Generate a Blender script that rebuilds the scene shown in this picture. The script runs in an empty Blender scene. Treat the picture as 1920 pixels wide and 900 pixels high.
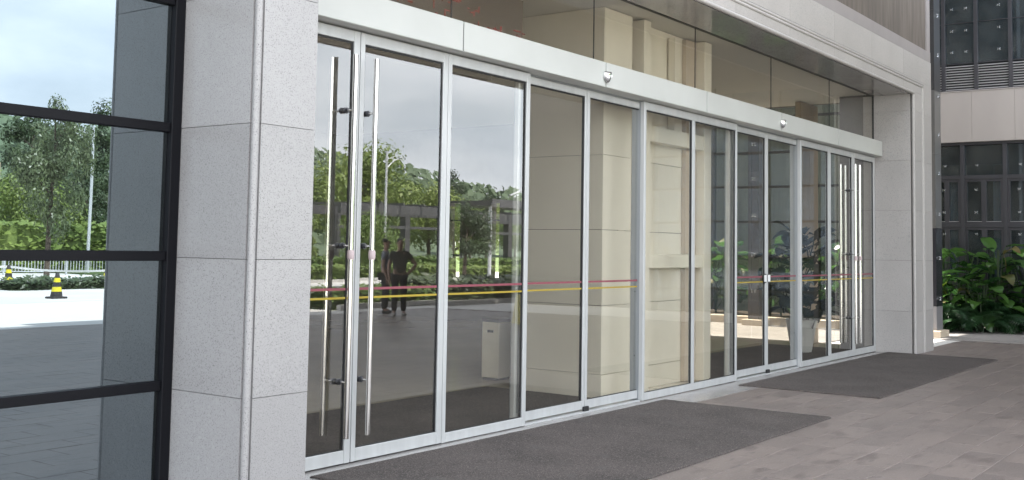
import bpy, bmesh, math, random
from mathutils import Vector, Matrix, Quaternion
random.seed(7)
C = bpy.context.scene.collection
scene = bpy.context.scene
R = math.radians
PI = math.pi

# ------------------------------------------------------------------ camera
yaw, pitch, roll = R(54.124), R(3.909), R(0.942)
fwd = Vector((math.sin(yaw)*math.cos(pitch), math.cos(yaw)*math.cos(pitch), math.sin(pitch)))
rt = Vector((math.cos(yaw), -math.sin(yaw), 0)); up0 = rt.cross(fwd)
rgt = rt*math.cos(roll)+up0*math.sin(roll); upv = -rt*math.sin(roll)+up0*math.cos(roll)
cam = bpy.data.cameras.new('camera'); co = bpy.data.objects.new('camera', cam); C.objects.link(co)
M3 = Matrix((rgt, upv, -fwd)).transposed()
co.matrix_world = Matrix.Translation((0, -5.703, 1.6)) @ M3.to_4x4()
cam.sensor_width = 36.0; cam.lens = 2041.67/1920*36; cam.shift_y = (326.4-450)/1920
cam.clip_start = 0.05; cam.clip_end = 2000
scene.camera = co
CAMP = co.matrix_world.translation.copy()
def project(p):
    d = Vector(p)-CAMP; w = d.dot(fwd)
    if w < 0.2: return None
    return 960+2041.67*d.dot(rgt)/w, 326.4-2041.67*d.dot(upv)/w, w

# ------------------------------------------------------------------ world and sun
SUN_EL, SUN_AZ = 61.0, 1.0           # sun behind the building (+Y), azimuth measured towards +X
w = bpy.data.worlds.new('World'); scene.world = w; w.use_nodes = True
nt = w.node_tree; nt.nodes.clear()
def wn(t, **k):
    n = nt.nodes.new(t)
    for a, b in k.items(): setattr(n, a, b)
    return n
out = wn('ShaderNodeOutputWorld'); bg = wn('ShaderNodeBackground')
sky = wn('ShaderNodeTexSky', sky_type='NISHITA', sun_disc=False, sun_elevation=R(SUN_EL), sun_rotation=R(SUN_AZ))
sky.air_density = 1.2; sky.dust_density = 3.0
tc = wn('ShaderNodeTexCoord'); mp = wn('ShaderNodeMapping'); mp.inputs['Scale'].default_value = (1.3, 1.3, 3.2)
nz = wn('ShaderNodeTexNoise'); nz.inputs['Scale'].default_value = 1.7; nz.inputs['Detail'].default_value = 7; nz.inputs['Roughness'].default_value = 0.58
cr = wn('ShaderNodeValToRGB'); cr.color_ramp.elements[0].position = 0.34; cr.color_ramp.elements[0].color = (.55, .55, .55, 1)
cr.color_ramp.elements[1].position = 0.62; cr.color_ramp.elements[1].color = (.95, .95, .95, 1)
nz2 = wn('ShaderNodeTexNoise'); nz2.inputs['Scale'].default_value = 3.1; nz2.inputs['Detail'].default_value = 6
cr2 = wn('ShaderNodeValToRGB'); cr2.color_ramp.elements[0].position = 0.3; cr2.color_ramp.elements[0].color = (6.3, 6.9, 7.6, 1)
cr2.color_ramp.elements[1].position = 0.7; cr2.color_ramp.elements[1].color = (11.2, 11.4, 11.7, 1)
mx = wn('ShaderNodeMixRGB')
L = nt.links.new
L(tc.outputs['Generated'], mp.inputs['Vector']); L(mp.outputs[0], nz.inputs['Vector']); L(mp.outputs[0], nz2.inputs['Vector'])
L(nz.outputs['Fac'], cr.inputs[0]); L(nz2.outputs['Fac'], cr2.inputs[0])
L(cr.outputs[0], mx.inputs[0]); L(sky.outputs[0], mx.inputs[1]); L(cr2.outputs[0], mx.inputs[2])
L(mx.outputs[0], bg.inputs['Color']); bg.inputs['Strength'].default_value = 0.12
L(bg.outputs[0], out.inputs['Surface'])
sl = bpy.data.lights.new('sun', 'SUN'); sl.energy = 5.0; sl.angle = R(0.6); sl.color = (1, .95, .87)
so = bpy.data.objects.new('sun', sl); C.objects.link(so)
sd = Vector((math.cos(R(SUN_EL))*math.sin(R(SUN_AZ)), math.cos(R(SUN_EL))*math.cos(R(SUN_AZ)), math.sin(R(SUN_EL))))
so.rotation_euler = sd.to_track_quat('Z', 'Y').to_euler(); so.location = sd*60
scene.view_settings.view_transform = 'Standard'; scene.view_settings.look = 'None'
scene.view_settings.exposure = 1.86; scene.view_settings.gamma = 1.0
scene.cycles.max_bounces = 10; scene.cycles.transparent_max_bounces = 24; scene.cycles.glossy_bounces = 6
scene.cycles.use_denoising = True

# ------------------------------------------------------------------ materials
def newmat(name):
    m = bpy.data.materials.new(name); m.use_nodes = True
    n = m.node_tree; n.nodes.clear()
    return m, n, (lambda t: n.nodes.new(t)), n.links.new
def setp(b, **k):
    for a, v in k.items():
        a = a.replace('_', ' ')
        b.inputs[a].default_value = v
def mat(name, col, rough=.6, metal=0., var=0., vscale=3., col2=None, spk=None, bump=0., bscale=40., spec=None, rand=0., coord='Object', stretch=(1, 1, 1)):
    """Principled with optional large soft variation (var, or a second colour), speckles and bump"""
    m, n, N, K = newmat(name)
    o = N('ShaderNodeOutputMaterial'); b = N('ShaderNodeBsdfPrincipled'); K(b.outputs[0], o.inputs[0])
    c = (*col, 1)
    setp(b, Base_Color=c, Roughness=rough, Metallic=metal)
    if spec is not None: b.inputs['Specular IOR Level'].default_value = spec
    t = N('ShaderNodeTexCoord'); mpn = N('ShaderNodeMapping'); mpn.inputs['Scale'].default_value = stretch
    K(t.outputs[coord], mpn.inputs[0]); vec = mpn.outputs[0]
    if rand:
        oi = N('ShaderNodeObjectInfo'); va = N('ShaderNodeVectorMath'); va.operation = 'SCALE'; va.inputs[0].default_value = (37, 53, 71)
        K(oi.outputs['Random'], va.inputs['Scale']); ad = N('ShaderNodeVectorMath'); ad.operation = 'ADD'
        K(vec, ad.inputs[0]); K(va.outputs[0], ad.inputs[1]); vec = ad.outputs[0]
    cs = None
    if var or col2:
        z = N('ShaderNodeTexNoise'); z.inputs['Scale'].default_value = vscale; z.inputs['Detail'].default_value = 5; K(vec, z.inputs['Vector'])
        r = N('ShaderNodeValToRGB'); r.color_ramp.elements[0].position = .35; r.color_ramp.elements[1].position = .65
        a = tuple(x*(1-var) for x in col); d = col2 or tuple(min(1, x*(1+var)) for x in col)
        r.color_ramp.elements[0].color = (*a, 1); r.color_ramp.elements[1].color = (*d, 1)
        K(z.outputs['Fac'], r.inputs[0]); cs = r.outputs[0]
    if spk:
        for (sc, thr, wid, sc_col) in spk:
            z = N('ShaderNodeTexNoise'); z.inputs['Scale'].default_value = sc; z.inputs['Detail'].default_value = 1.5; K(vec, z.inputs['Vector'])
            r = N('ShaderNodeMapRange'); r.inputs[1].default_value = thr; r.inputs[2].default_value = thr+wid; K(z.outputs['Fac'], r.inputs[0])
            x = N('ShaderNodeMixRGB'); K(r.outputs[0], x.inputs[0]); x.inputs[2].default_value = (*sc_col, 1)
            if cs: K(cs, x.inputs[1])
            else: x.inputs[1].default_value = c
            cs = x.outputs[0]
    if rand:
        hv = N('ShaderNodeHueSaturation'); mr = N('ShaderNodeMapRange'); mr.inputs[3].default_value = 1-rand; mr.inputs[4].default_value = 1+rand
        K(oi.outputs['Random'], mr.inputs[0]); K(mr.outputs[0], hv.inputs['Value'])
        if cs: K(cs, hv.inputs['Color'])
        else: hv.inputs['Color'].default_value = c
        cs = hv.outputs[0]
    if cs: K(cs, b.inputs['Base Color'])
    if bump:
        z = N('ShaderNodeTexNoise'); z.inputs['Scale'].default_value = bscale; z.inputs['Detail'].default_value = 4; K(vec, z.inputs['Vector'])
        bp = N('ShaderNodeBump'); bp.inputs['Strength'].default_value = bump; bp.inputs['Distance'].default_value = .01
        K(z.outputs['Fac'], bp.inputs['Height']); K(bp.outputs[0], b.inputs['Normal'])
    return m
def glassmat(name, trans, ior, gcol=(1, 1, 1), wav=0., dust_haze=0.):
    m, n, N, K = newmat(name)
    o = N('ShaderNodeOutputMaterial'); x = N('ShaderNodeMixShader'); f = N('ShaderNodeFresnel'); f.inputs[0].default_value = ior
    t = N('ShaderNodeBsdfTransparent'); t.inputs[0].default_value = (*trans, 1)
    g = N('ShaderNodeBsdfGlossy'); g.inputs[0].default_value = (*gcol, 1); g.inputs['Roughness'].default_value = 0.0
    gm = N('ShaderNodeNewGeometry'); mul = N('ShaderNodeMath'); mul.operation = 'MULTIPLY'; inv = N('ShaderNodeMath'); inv.operation = 'SUBTRACT'; inv.inputs[0].default_value = 1
    K(gm.outputs['Backfacing'], inv.inputs[1]); K(f.outputs[0], mul.inputs[0]); K(inv.outputs[0], mul.inputs[1])
    if dust_haze:  # thin diffuse film, part dust, part haze painted in to lift the blacks
        tcd = N('ShaderNodeTexCoord'); zd = N('ShaderNodeTexNoise'); zd.inputs['Scale'].default_value = 2.2; zd.inputs['Detail'].default_value = 8; zd.inputs['Roughness'].default_value = .65; K(tcd.outputs['Object'], zd.inputs['Vector'])
        rd = N('ShaderNodeMapRange'); rd.inputs[1].default_value = .35; rd.inputs[2].default_value = .75; rd.inputs[3].default_value = dust_haze*.35; rd.inputs[4].default_value = dust_haze*1.8; K(zd.outputs['Fac'], rd.inputs[0])
        df = N('ShaderNodeBsdfDiffuse'); df.inputs[0].default_value = (.55, .53, .48, 1); xd = N('ShaderNodeMixShader'); K(rd.outputs[0], xd.inputs[0]); K(t.outputs[0], xd.inputs[1]); K(df.outputs[0], xd.inputs[2]); tsh = xd
    else: tsh = t
    K(mul.outputs[0], x.inputs[0]); K(tsh.outputs[0], x.inputs[1]); K(g.outputs[0], x.inputs[2]); K(x.outputs[0], o.inputs[0])
    if wav:
        tcn = N('ShaderNodeTexCoord'); z = N('ShaderNodeTexNoise'); z.inputs['Scale'].default_value = 1.1; z.inputs['Detail'].default_value = 1; K(tcn.outputs['Object'], z.inputs['Vector'])
        bp = N('ShaderNodeBump'); bp.inputs['Strength'].default_value = wav; bp.inputs['Distance'].default_value = .01; K(z.outputs['Fac'], bp.inputs['Height']); K(bp.outputs[0], g.inputs['Normal'])
    return m
def emit(name, col, s):
    m, n, N, K = newmat(name); o = N('ShaderNodeOutputMaterial'); e = N('ShaderNodeEmission'); e.inputs[0].default_value = (*col, 1); e.inputs[1].default_value = s
    K(e.outputs[0], o.inputs[0]); return m
def leafmat(name, a, b_, rough=.35, trans=.25, vs=1.5, spec=.5):
    m, n, N, K = newmat(name); o = N('ShaderNodeOutputMaterial'); b = N('ShaderNodeBsdfPrincipled')
    t = N('ShaderNodeTexCoord'); z = N('ShaderNodeTexNoise'); z.inputs['Scale'].default_value = vs; z.inputs['Detail'].default_value = 3; K(t.outputs['Object'], z.inputs['Vector'])
    oi = N('ShaderNodeObjectInfo'); r = N('ShaderNodeValToRGB'); r.color_ramp.elements[0].position = .3; r.color_ramp.elements[1].position = .7
    r.color_ramp.elements[0].color = (*a, 1); r.color_ramp.elements[1].color = (*b_, 1)
    ad = N('ShaderNodeMath'); ad.operation = 'ADD'; mu = N('ShaderNodeMath'); mu.operation = 'MULTIPLY_ADD'; mu.inputs[1].default_value = .5; mu.inputs[2].default_value = -.25
    K(oi.outputs['Random'], mu.inputs[0]); K(z.outputs['Fac'], ad.inputs[0]); K(mu.outputs[0], ad.inputs[1]); K(ad.outputs[0], r.inputs[0])
    K(r.outputs[0], b.inputs['Base Color']); setp(b, Roughness=rough, Specular_IOR_Level=spec)
    tr = N('ShaderNodeBsdfTranslucent'); K(r.outputs[0], tr.inputs[0]); mxs = N('ShaderNodeMixShader'); mxs.inputs[0].default_value = trans
    K(b.outputs[0], mxs.inputs[1]); K(tr.outputs[0], mxs.inputs[2]); K(mxs.outputs[0], o.inputs[0]); return m
SPK = [(135, .60, .05, (.23, .22, .22)), (185, .645, .03, (.09, .085, .085)), (45, .62, .06, (.345, .335, .33))]
M = dict(
 granite=mat('granite', (.335, .324, .322), .30, var=.05, vscale=1.2, spk=SPK, rand=.055),
 granite_fine=mat('granite_fine', (.415, .392, .378), .38, var=.05, vscale=1.5, spk=[(90, .60, .06, (.27, .26, .255)), (24, .62, .08, (.38, .37, .36))], rand=.03),
 granite_polish=mat('granite_polish', (.30, .29, .28), .06, var=.08, vscale=2, spk=[(90, .60, .06, (.18, .17, .17))]),
 joint=mat('joint', (.10, .095, .09), .9),
 alu=mat('alu', (.51, .515, .515), .36, metal=.2, var=.06, vscale=3, stretch=(3, 3, .5)),
 alu_dark=mat('alu_dark', (.33, .35, .365), .4, metal=.4),
 header=mat('header', (.49, .495, .472), .40, var=.045, vscale=1.2),
 gasket=mat('gasket', (.012, .012, .013), .5),
 black=mat('black_metal', (.006, .006, .008), .5, spec=.15),
 steel=mat('steel', (.78, .76, .74), .16, metal=1.),
 steel_dark=mat('steel_dark', (.12, .12, .13), .3, metal=.8),
 chrome=mat('chrome', (.8, .82, .84), .12, metal=1.),
 glass=glassmat('door_glass', (.965, .962, .938), 2.4, dust_haze=.008),
 glass_up=glassmat('upper_glass', (.95, .94, .91), 2.2, dust_haze=.012),
 coated=glassmat('coated_glass', (.16, .20, .22), 3.3, (.78, .91, 1.0), .05, dust_haze=.012),
 wing_glass=glassmat('wing_glass', (.55, .64, .70), 1.7, (.72, .86, 1), dust_haze=.05),  # here the film is painted haze that lifts the black panes
 red=mat('red_tape', (.24, .06, .08), .5), yellow=mat('yellow_tape', (.37, .27, .03), .5), pink=mat('pink_tag', (.50, .40, .40), .6),
 white=mat('white_plastic', (.8, .8, .8), .5),
 mat=mat('mat_pile', (.058, .048, .044), .95, var=.24, vscale=1.6, spk=[(95, .56, .06, (.135, .112, .102)), (80, .62, .05, (.022, .02, .02)), (5, .60, .2, (.075, .067, .062))], bump=.8, bscale=120),
 paver=mat('paver', (.168, .140, .128), .46, var=.10, vscale=.9, col2=(.205, .168, .151), spk=[(3.2, .60, .10, (.128, .104, .095)), (9, .60, .14, (.135, .113, .106)), (70, .62, .08, (.24, .21, .195))], bump=.25, bscale=30, rand=.05, stretch=(.6, 1.8, 1)),
 pavbed=mat('paver_bed', (.125, .108, .10), .9),
 threshold=mat('threshold', (.30, .285, .275), .22, var=.1, vscale=2, spk=[(90, .60, .06, (.18, .17, .17))]),
 sun_tint_apron=mat('sun_tint_apron', (.31, .288, .275), .5, var=.1, vscale=.9, bump=.2, bscale=25),
 concrete=mat('concrete', (.60, .585, .56), .75, var=.07, vscale=.35, spk=[(2.5, .60, .1, (.42, .41, .40))], coord='Generated'),
 road=mat('road', (.56, .55, .53), .8, var=.08, vscale=.3),
 soil=mat('soil', (.045, .034, .024), .95, var=.3),
 lawn=mat('lawn', (.055, .105, .022), .9, var=.3, vscale=.6, col2=(.10, .15, .035)),
 beige=mat('beige_stone', (.79, .74, .645), .42, var=.04, vscale=.9, col2=(.82, .77, .67), rand=.03),
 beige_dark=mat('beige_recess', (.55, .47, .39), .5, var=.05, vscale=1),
 brown=mat('brown_wood', (.40, .315, .225), .5, var=.12, vscale=2, stretch=(4, 4, .4)),
 bulkhead=mat('bulkhead', (.22, .185, .15), .6, var=.08),
 taupe=mat('ribbed_panel', (.12, .101, .087), .7, var=.18, vscale=14, stretch=(1, 1, .10)),
 trim=mat('trim', (.29, .265, .262), .45, var=.04),
 wingpanel=mat('wing_panel', (.35, .315, .30), .55, var=.06, vscale=.8, stretch=(1, 1, .5)),
 frame=mat('dark_frame', (.038, .037, .043), .45, var=.1),
 louvre=mat('louvre', (.33, .32, .33), .4),
 clad_grey=mat('clad_grey', (.125, .122, .118), .3), clad_black=mat('clad_black', (.028, .028, .034), .25), clad_dark=mat('clad_dark', (.05, .05, .052), .3), clad_pale=mat('clad_pale', (.22, .215, .225), .35), clad_mauve=mat('clad_mauve', (.085, .075, .072), .4),
 cream=mat('cream_stone', (.56, .47, .36), .6, var=.06),
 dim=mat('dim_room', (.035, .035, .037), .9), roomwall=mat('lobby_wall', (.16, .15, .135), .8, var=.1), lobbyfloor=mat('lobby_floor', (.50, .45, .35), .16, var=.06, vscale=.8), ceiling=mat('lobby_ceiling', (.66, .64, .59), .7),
 bin=mat('bin_body', (.86, .80, .66), .45, var=.03), binlid=mat('bin_lid', (.03, .03, .034), .35),
 pot=mat('white_pot', (.62, .62, .61), .4), wing_glass_b=glassmat('wing_glass_pale', (.80, .82, .80), 1.6), blind=mat('pale_blind', (.56, .56, .53), .9, var=.12, vscale=5, stretch=(6, 6, .2)),
 curtain=mat('pale_curtain', (.30, .31, .32), .9, var=.15, vscale=6, stretch=(6, 6, .2)),
 led=emit('led_red', (1, .16, .13), .075), ledboard=mat('led_board', (.16, .13, .11), .6),
 leaf=leafmat('glossy_leaf', (.018, .055, .016), (.075, .165, .036), .20, .42, 3), leaf_old=leafmat('aged_leaf', (.06, .075, .018), (.15, .12, .04), .5, .25, 4), leaf_pale=leafmat('pale_leaf', (.16, .24, .02), (.30, .38, .04), .35, .35),
 fern=leafmat('cut_leaf', (.014, .046, .016), (.036, .09, .03), .4, .2, 2), indoorleaf=leafmat('indoor_leaf', (.014, .020, .010), (.034, .038, .017), .7, .1, 3, .08),
 tree=leafmat('tree_leaf', (.055, .088, .042), (.15, .19, .095), .36, .28, 1.3), tree_y=leafmat('yellow_green_leaf', (.11, .18, .04), (.25, .32, .085), .5, .3, .8), tree_d=leafmat('dark_leaf', (.03, .055, .024), (.075, .115, .045), .5, .2, .7),
 hill=leafmat('hill_wood', (.055, .090, .060), (.11, .155, .09), .8, .0, .25),
 bark=mat('bark', (.10, .078, .06), .9, var=.25, vscale=5, bump=.5, bscale=12), stem=mat('stem', (.028, .052, .016), .5),
 lamp=mat('galvanised', (.60, .62, .64), .4, metal=.3), kerb=mat('kerb_stone', (.48, .47, .45), .7, var=.08),
 pergola=mat('pergola_steel', (.09, .09, .095), .5), carroof=mat('shed_roof', (.06, .06, .06), .6, var=.1),
 yplastic=mat('yellow_plastic', (.72, .62, .03), .45), bplastic=mat('black_rubber', (.03, .03, .03), .7),
 skin=mat('skin', (.30, .18, .13), .5), hair=mat('hair', (.012, .010, .009), .6), shirt_g=mat('grey_shirt', (.20, .21, .24), .85, var=.1), shirt_d=mat('dark_shirt', (.030, .032, .026), .85), trousers=mat('dark_trousers', (.022, .022, .026), .85, var=.2), shoe=mat('shoe', (.30, .29, .28), .6), shoe_d=mat('dark_shoe', (.03, .03, .03), .5),
 barrier=mat('barrier_tape', (.75, .74, .72), .6), wood=mat('timber_post', (.55, .42, .30), .7),
 crystal=mat('crystal', (.62, .72, .60), .12, spec=.8),
)

# ------------------------------------------------------------------ helpers
def link(o, parent=None, kind=None):
    C.objects.link(o)
    if parent is not None: o.parent = parent
    if kind: o['kind'] = kind
    return o
def tag(o, label, cat, group=None):
    o['label'] = label; o['category'] = cat
    if group: o['group'] = group
    return o
def thing(name, label, cat, loc=(0, 0, 0), group=None, rz=0):
    o = bpy.data.objects.new(name, None); o.empty_display_size = .2; C.objects.link(o)
    o.location = loc; o.rotation_euler = (0, 0, rz); return tag(o, label, cat, group)
class MB:
    def __init__(s): s.v = []; s.f = []; s.m = []; s.sm = []
    def add(s, vs, fs, mi=0, smooth=False):
        b = len(s.v); s.v += [tuple(x) for x in vs]
        for f in fs: s.f.append(tuple(i+b for i in f)); s.m.append(mi); s.sm.append(smooth)
        return s
    def box(s, x0, x1, y0, y1, z0, z1, mi=0):
        x0, x1 = min(x0, x1), max(x0, x1); y0, y1 = min(y0, y1), max(y0, y1); z0, z1 = min(z0, z1), max(z0, z1)
        return s.add([(x0,y0,z0),(x1,y0,z0),(x1,y1,z0),(x0,y1,z0),(x0,y0,z1),(x1,y0,z1),(x1,y1,z1),(x0,y1,z1)],
                     [(3,2,1,0),(4,5,6,7),(0,1,5,4),(1,2,6,5),(2,3,7,6),(3,0,4,7)], mi)
    def cbox(s, x0, x1, y0, y1, z0, z1, c=.004, mi=0):
        """box with chamfered edges"""
        bm = bmesh.new(); bmesh.ops.create_cube(bm, size=1)
        for v in bm.verts: v.co = Vector(((x0+x1)/2+v.co.x*(x1-x0), (y0+y1)/2+v.co.y*(y1-y0), (z0+z1)/2+v.co.z*(z1-z0)))
        bmesh.ops.bevel(bm, geom=list(bm.edges), offset=c, segments=1, affect='EDGES')
        bm.verts.index_update(); s.add([v.co for v in bm.verts], [[v.index for v in f.verts] for f in bm.faces], mi); bm.free(); return s
    def tube(s, pts, rad, n=10, cap=True, mi=0):
        pts = [Vector(p) for p in pts]; rs = rad if isinstance(rad, (list, tuple)) else [rad]*len(pts)
        vs = []; fs = []; ref = None
        for i, p in enumerate(pts):
            d = (pts[min(i+1, len(pts)-1)]-pts[max(i-1, 0)]).normalized()
            if ref is None: ref = Vector((1, 0, 0)) if abs(d.x) < .8 else Vector((0, 1, 0))
            a = d.cross(ref).normalized(); b = d.cross(a).normalized(); ref = b.cross(d) if False else ref
            for k in range(n):
                t = 2*PI*k/n; vs.append(p+(a*math.cos(t)+b*math.sin(t))*rs[i])
        for i in range(len(pts)-1):
            for k in range(n): fs.append((i*n+k, i*n+(k+1) % n, (i+1)*n+(k+1) % n, (i+1)*n+k))
        s.add(vs, fs, mi, True)
        if cap:
            s.add(vs[:n], [tuple(range(n))], mi); s.add(vs[-n:], [tuple(reversed(range(n)))], mi)
        return s
    def lathe(s, prof, n=20, ctr=(0, 0, 0), mi=0):
        vs = []; fs = []
        for (r, z) in prof:
            for k in range(n): vs.append((ctr[0]+r*math.cos(2*PI*k/n), ctr[1]+r*math.sin(2*PI*k/n), ctr[2]+z))
        for i in range(len(prof)-1):
            for k in range(n): fs.append((i*n+k, i*n+(k+1) % n, (i+1)*n+(k+1) % n, (i+1)*n+k))
        return s.add(vs, fs, mi, True)
    def mesh(s, name, mats):
        me = bpy.data.meshes.new(name); me.from_pydata(s.v, [], s.f)
        for x in (mats if isinstance(mats, (list, tuple)) else [mats]): me.materials.append(x)
        me.polygons.foreach_set('material_index', s.m); me.polygons.foreach_set('use_smooth', s.sm); me.update(); return me
    def build(s, name, mats, parent=None, kind=None, loc=None):
        o = bpy.data.objects.new(name, s.mesh(name, mats))
        if loc is not None: o.location = loc
        return link(o, parent, kind)
def box(name, dims, m, parent=None, kind=None, c=0):
    b = MB()
    (b.cbox(*dims, c) if c else b.box(*dims))
    return b.build(name, m, parent, kind)
rp = random.Random(77)
def tilted(name, dims, m, parent, tz=.17, tx=.08):
    x0, x1, y0, y1, z0, z1 = dims; b = MB().box(*dims); c_ = Vector(((x0+x1)/2, (y0+y1)/2, (z0+z1)/2))
    q = Matrix.Rotation(R(rp.uniform(-tz, tz)), 3, 'Z') @ Matrix.Rotation(R(rp.uniform(-tx, tx)), 3, 'X')
    b.v = [tuple(q @ (Vector(v)-c_)) for v in b.v]
    return b.build(name, m, parent, loc=c_)
def inst(name, me, parent=None, loc=(0, 0, 0), rot=(0, 0, 0), sc=(1, 1, 1)):
    o = bpy.data.objects.new(name, me); o.location = loc; o.rotation_euler = rot; o.scale = sc; return link(o, parent)
def dup(root, loc=None, rz=None, label=None, sc=None):
    r = root.copy(); C.objects.link(r)
    if loc is not None: r.location = loc
    if rz is not None: r.rotation_euler = (0, 0, rz)
    if sc is not None: r.scale = sc
    if label: r['label'] = label
    for ch in root.children:
        c = ch.copy(); C.objects.link(c); c.parent = r
        for g in ch.children:
            d = g.copy(); C.objects.link(d); d.parent = c
    return r

# ------------------------------------------------------------------ ground
g = MB(); g.add([(-500, -700, -.05), (700, -700, -.05), (700, 500, -.05), (-500, 500, -.05)], [(0, 1, 2, 3)]).build('ground', M['lawn'], kind='structure')
MB().box(-40, 60, -60, 40, -.5, -.02).build('plaza', M['concrete'], kind='structure')
MB().box(-20, 23.0, -12.75, -.45, -.018, -.010).build('paver_bed', M['pavbed'], kind='structure')
MB().box(4.6, 19.6, -.447, .12, -.015, .002).build('threshold', M['threshold'], kind='structure')
# pavers, every one a slab with its own edges; the 300 that show largest are objects of the pavement
pav = bpy.data.objects.new('pavement', None); C.objects.link(pav); pav['kind'] = 'structure'
PX, PY = .60, .30
def pavmesh(s):
    rnd = random.Random(s); b = MB(); g_ = .0014
    h = [rnd.uniform(-.0012, .0012) for _ in range(4)]; c = .004
    x0, x1, y0, y1 = g_, PX-g_, g_, PY-g_
    b.add([(x0,y0,-.02),(x1,y0,-.02),(x1,y1,-.02),(x0,y1,-.02),
           (x0,y0,-.004),(x1,y0,-.004),(x1,y1,-.004),(x0,y1,-.004),
           (x0+c,y0+c,h[0]),(x1-c,y0+c,h[1]),(x1-c,y1-c,h[2]),(x0+c,y1-c,h[3])],
          [(0,1,5,4),(1,2,6,5),(2,3,7,6),(3,0,4,7),(4,5,9,8),(5,6,10,9),(6,7,11,10),(7,4,8,11),(8,9,10,11)])
    return b
PM = [pavmesh(i) for i in range(5)]
pm = [x.mesh('paver', M['paver']) for x in PM]
cells = []
for j in range(41):
    y = -.45-(j+1)*PY
    for i in range(-33, 40):
        x = i*PX+(PX/2 if j % 2 else 0)
        if x+PX > 23.0 or (x+PX > 22.0 and y > -2.2): continue
        q = project((x+PX/2, y+PY/2, 0)); vis = False; ar = 0
        if q and 1150 < q[0] < 1930 and 600 < q[1] < 910: ar = 1e4/q[2]**2; vis = True
        if y > -1.9 and (6.9 < x < 9.6 or 12.6 < x < 17.2): vis = False      # under the mats
        cells.append((ar if vis else 0, x, y))
cells.sort(reverse=True)
rest = MB()
for k, (a, x, y) in enumerate(cells):
    if k < 300 and a > 0: inst('paver', pm[random.randrange(5)], pav, (x, y, 0))
    else:
        s = PM[random.randrange(5)]; rest.add([(v[0]+x, v[1]+y, v[2]) for v in s.v], s.f)
o = rest.build('paving', M['paver'], pav); o['kind'] = 'stuff'
# slabs before the wing, paler colour standing in for sunlit floor, real joints
ap = bpy.data.objects.new('sun_tint_apron', None); C.objects.link(ap); ap['kind'] = 'structure'
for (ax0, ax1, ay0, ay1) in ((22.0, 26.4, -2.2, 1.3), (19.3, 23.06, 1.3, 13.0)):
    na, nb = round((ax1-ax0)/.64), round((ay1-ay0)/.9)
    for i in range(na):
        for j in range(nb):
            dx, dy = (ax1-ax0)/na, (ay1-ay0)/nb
            box('slab', (ax0+i*dx+.003, ax0+(i+1)*dx-.003, ay0+j*dy+.003, ay0+(j+1)*dy-.003, -.015, .001), M['sun_tint_apron'], ap)

# ------------------------------------------------------------------ granite portal
SZ = [0, .685, 1.509, 2.33, 3.15, 3.97, 4.90]
XL0, XL1, XR0, XR1, YF = 4.362, 4.856, 18.199, 19.267, -.635
portal = thing('granite_portal', 'speckled pale granite portal framing the whole row of glass doors', 'portal')
MB().box(XL0+.02, XL1-.02, YF+.02, .6, 0, 4.9).box(XR0+.02, XR1-.02, YF+.02, .6, 0, 4.9).box(XL1-.02, XR0+.02, YF+.02, .10, 4.26, 4.88).build('core', M['joint'], portal)
JG = .0018
for i in range(6):
    z0, z1 = SZ[i]+JG, SZ[i+1]-JG
    if i == 0: z0 = 0
    box('granite_slab', (XL0, XL0+.03, YF+.045, .19, z0, z1), M['granite'], portal)         # left flank
    box('granite_slab', (XL0+.052, XL1, YF, YF+.03, z0, z1), M['granite'], portal)           # left front
    box('granite_slab', (XL1-.03, XL1, YF+.033, .19, z0, z1), M['granite'], portal)          # left reveal
    zz = min(z1, 4.24)
    if z0 < 4.2: box('granite_slab', (XR0, XR0+.03, YF+.055, .19, z0, zz), M['granite_fine'], portal)  # right reveal
    box('granite_slab', (XR0+.62, XR1, YF, YF+.03, z0, min(z1, 4.487)), M['granite_fine'], portal)
    box('granite_slab', (XR0+.06, XR0+.50, YF+.004, YF+.033, z0, min(z1, 4.285)), M['granite_fine'], portal)
    box('granite_slab', (XR1-.03, XR1, YF+.033, .6, z0, z1), M['granite_fine'], portal)
MB().tube([(XL0+.024, YF+.02, 0), (XL0+.024, YF+.02, 4.9)], .0245, 14).build('moulding', M['granite'], portal)
def mould_path(x, z, r, nm):
    MB().tube([(x, YF+.012, 0), (x, YF+.012, z-r)], r, 12).build(nm, M['granite_fine'], portal)
    MB().tube([(XL1, YF+.012, z), (x+r, YF+.012, z)], r, 12).build(nm, M['granite_fine'], portal)
mould_path(XR0+.026, 4.262, .026, 'moulding'); mould_path(XR0+.535, 4.425, .022, 'moulding'); mould_path(XR0+.592, 4.468, .020, 'moulding')
box('corner_slab', (XR0+.056, XR0+.50, YF+.004, YF+.033, 4.2885, 4.402), M['granite_fine'], portal)
box('corner_slab', (XR0-JG, XR0+.055, YF+.004, YF+.033, 4.2905, 4.402), M['granite_fine'], portal)
xs = [XL1]+[XL1+(XR1-XL1)*k/9 for k in range(1, 10)]
for a, b in zip(xs[:-1], xs[1:]):
    box('beam_slab', (a+JG, b-JG, YF, YF+.03, 4.49, 4.90), M['granite_fine'], portal)
    if a < XR0: box('beam_slab', (a+JG, min(b, XR0)-JG, YF+.004, YF+.033, 4.29, 4.402), M['granite_fine'], portal)
    if a < XR0: box('soffit_slab', (a+JG/2, min(b, XR0)-JG/2, YF+.05, .0, 4.24, 4.27), M['granite_polish'], portal)

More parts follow.
